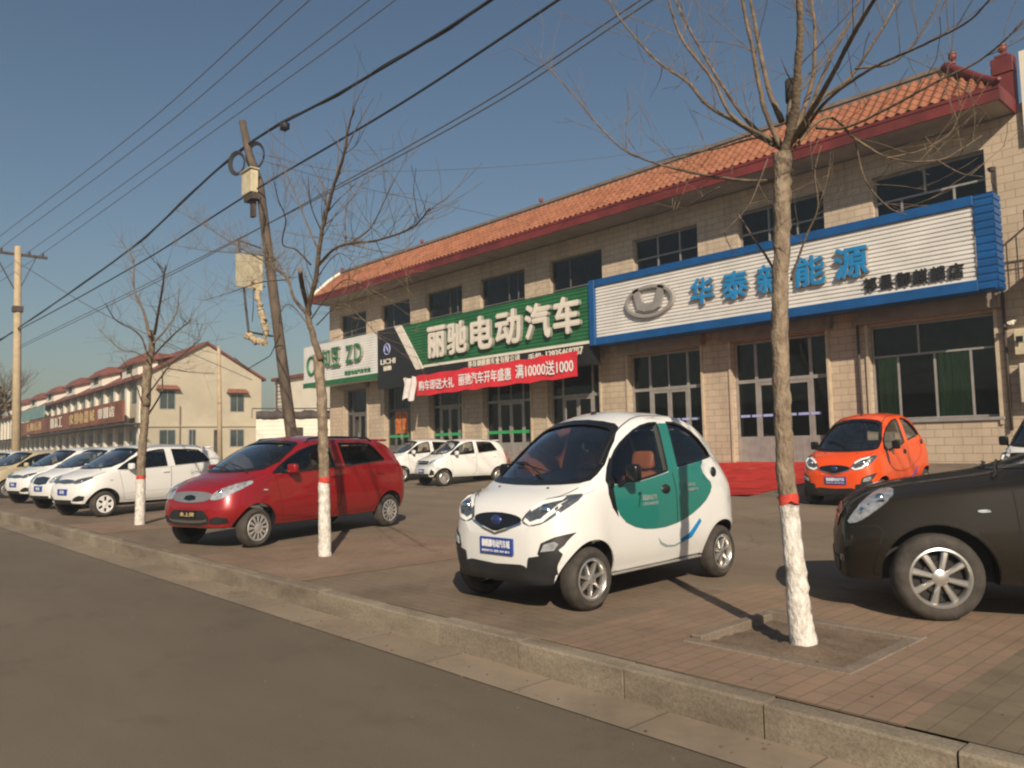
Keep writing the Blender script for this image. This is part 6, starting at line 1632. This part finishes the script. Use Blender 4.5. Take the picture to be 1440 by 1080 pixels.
om = build_mini((-6.70, 15.74), .14, R(-90), M['orange_paint'], 'small rounded bright orange electric car in front of the big curtained window', None, 'plain', False, '御麒麟电动汽车')
wm = build_mini((-3.39, 15.9), .18, R(-92), M['white_paint'], 'white small car half out of frame at the right edge behind the dark saloon', None, 'plain', False, '新能源汽车')
build_hatch((-12.013, 6.152), 0, R(-72.9), M['red_paint'], 'metallic red hatchback with black roof rails parked behind the middle tree', None, cap='cap')
G_ = 'white hatchbacks lined up at the left'
def at_wheel(fl, head, sx=1., sy=1.):
    """origin of a car whose front-left wheel stands at fl"""
    c, s = math.cos(head), math.sin(head); lx, ly = 1.475 * sx, .71 * sy
    return (fl[0] - lx * c + ly * s, fl[1] - lx * s - ly * c)
for q in (om, wm): q.rotation_euler = (0, .055, q.rotation_euler.z)      # standing nose-down on the slope
h_ = R(-75)
w1 = build_hatch(at_wheel((-18.79, 5.08), h_, .93), 0, h_, M['white_paint'], 'nearest white hatchback on the left with white petal wheels, behind the far street tree', G_, sx=.93, sz=.98, cap='petal', front='white', nose=2.02)
w2 = build_hatch(at_wheel((-21.9, 5.25), h_, .93), 0, h_, M['white_paint'], 'white hatchback with a ribbed chrome grille, second of the row on the left', G_, sx=.93, sz=.97, cap='petal', front='chrome', nose=2.02)
w3 = copy_tree(w1); w3.location = (*at_wheel((-25.2, 5.3), h_, .93), 0); w3['label'] = 'white hatchback mostly hidden, between the chrome-grilled one and the champagne car'
h3 = R(-70)
be = build_hatch(at_wheel((-30.0, 5.2), h3, .92), 0, h3, M['beige_paint'], 'champagne beige hatchback near the left edge of the row', None, sx=.92, sz=.96, cap='cap', front='small', rails=False, nose=2.12)
w5 = build_hatch(at_wheel((-34.2, 5.3), h3, .92), 0, h3, M['white_paint'], 'white hatchback at the very left edge beyond the champagne car', G_, sx=.92, sz=.96, cap='cap', front='small', rails=False, nose=2.12)
h4 = R(-98)
s1 = build_hatch(at_wheel((-20.75, 15.95), h4, .74, .9), .06, h4, M['white_paint'], 'small white hatchback in front of the green-striped shop doors, nearer of the pair', 'small white hatchbacks in front of the shop doors', sx=.74, sy=.9, sz=.97, cap='cap', front='small', rails=False, nose=2.12, r=.26)
s2 = copy_tree(s1); s2.location = (s1.location.x - 3.3, s1.location.y + .6, .10); s2['label'] = 'small white hatchback behind, partly hidden by the red hatchback'
hs = R(206); SAL = (-2.26 - 1.35 * math.cos(hs) + .76 * math.sin(hs), 6.45 - 1.35 * math.sin(hs) - .76 * math.cos(hs))
build_saloon(SAL, 0, R(206), M['dark_paint'], 'dark bronze saloon car cut off by the right edge of the photo')

# ================================================================== light, air, camera
el = R(31.); SD = Vector((-.808, .589, 0)).normalized() * math.cos(el) + Vector((0, 0, -math.sin(el)))
sun = bpy.data.lights.new('sun', 'SUN'); sun.energy = 4.9; sun.angle = R(.6); sun.color = (1., .86, .68)
so = bpy.data.objects.new('sun', sun); COL.objects.link(so); so.rotation_euler = SD.to_track_quat('-Z', 'Y').to_euler(); so.location = (5, -5, 20)
w = bpy.data.worlds.new('World'); SC.world = w; w.use_nodes = True
nt = w.node_tree; bg = nt.nodes['Background']; bg.inputs[1].default_value = .054
sky = nt.nodes.new('ShaderNodeTexSky'); sky.sky_type = 'NISHITA'; sky.sun_disc = False; sky.sun_elevation = el; sky.sun_rotation = math.atan2(.808, -.589)
sky.air_density = 1.35; sky.dust_density = 1.4; sky.ozone_density = 2.8
nt.links.new(sky.outputs[0], bg.inputs[0])
if True:
    b = MB(); b.box(-330, 60, -60, 160, -1.3, 15.0)
    hz = b.build('haze', []); tag(hz, kind='stuff', label='thin smoggy winter air over the whole street', cat='haze')
    hm = bpy.data.materials.new('haze'); hm.use_nodes = True; hn = hm.node_tree; hn.nodes.clear()
    ho = hn.nodes.new('ShaderNodeOutputMaterial'); vp = hn.nodes.new('ShaderNodeVolumePrincipled'); vp.inputs['Density'].default_value = .0021; vp.inputs['Color'].default_value = (.70, .80, .84, 1); vp.inputs['Anisotropy'].default_value = .2
    hn.links.new(vp.outputs[0], ho.inputs['Volume']); hz.data.materials.append(hm)
cam = bpy.data.cameras.new('camera'); co = bpy.data.objects.new('camera', cam); COL.objects.link(co); SC.camera = co
CAMM = [[0.676442, 0.070862, 0.733079, 0.0], [0.736169, -0.035416, -0.67587, 0.0], [-0.021931, 0.996857, -0.076124, 1.4], [0, 0, 0, 1]]
co.matrix_world = Matrix(CAMM)
cam.sensor_fit = 'HORIZONTAL'; cam.sensor_width = 36.; cam.lens = 36. * 1100 / 1440; cam.clip_end = 3000; cam.clip_start = .05
SC.view_settings.view_transform = 'Standard'; SC.view_settings.look = 'None'; SC.view_settings.exposure = .26; SC.view_settings.gamma = 1
SC.cycles.volume_bounces = 0; SC.cycles.max_bounces = 8; SC.cycles.transparent_max_bounces = 24; SC.cycles.filter_width = 2.2
SC.cycles.use_denoising = True
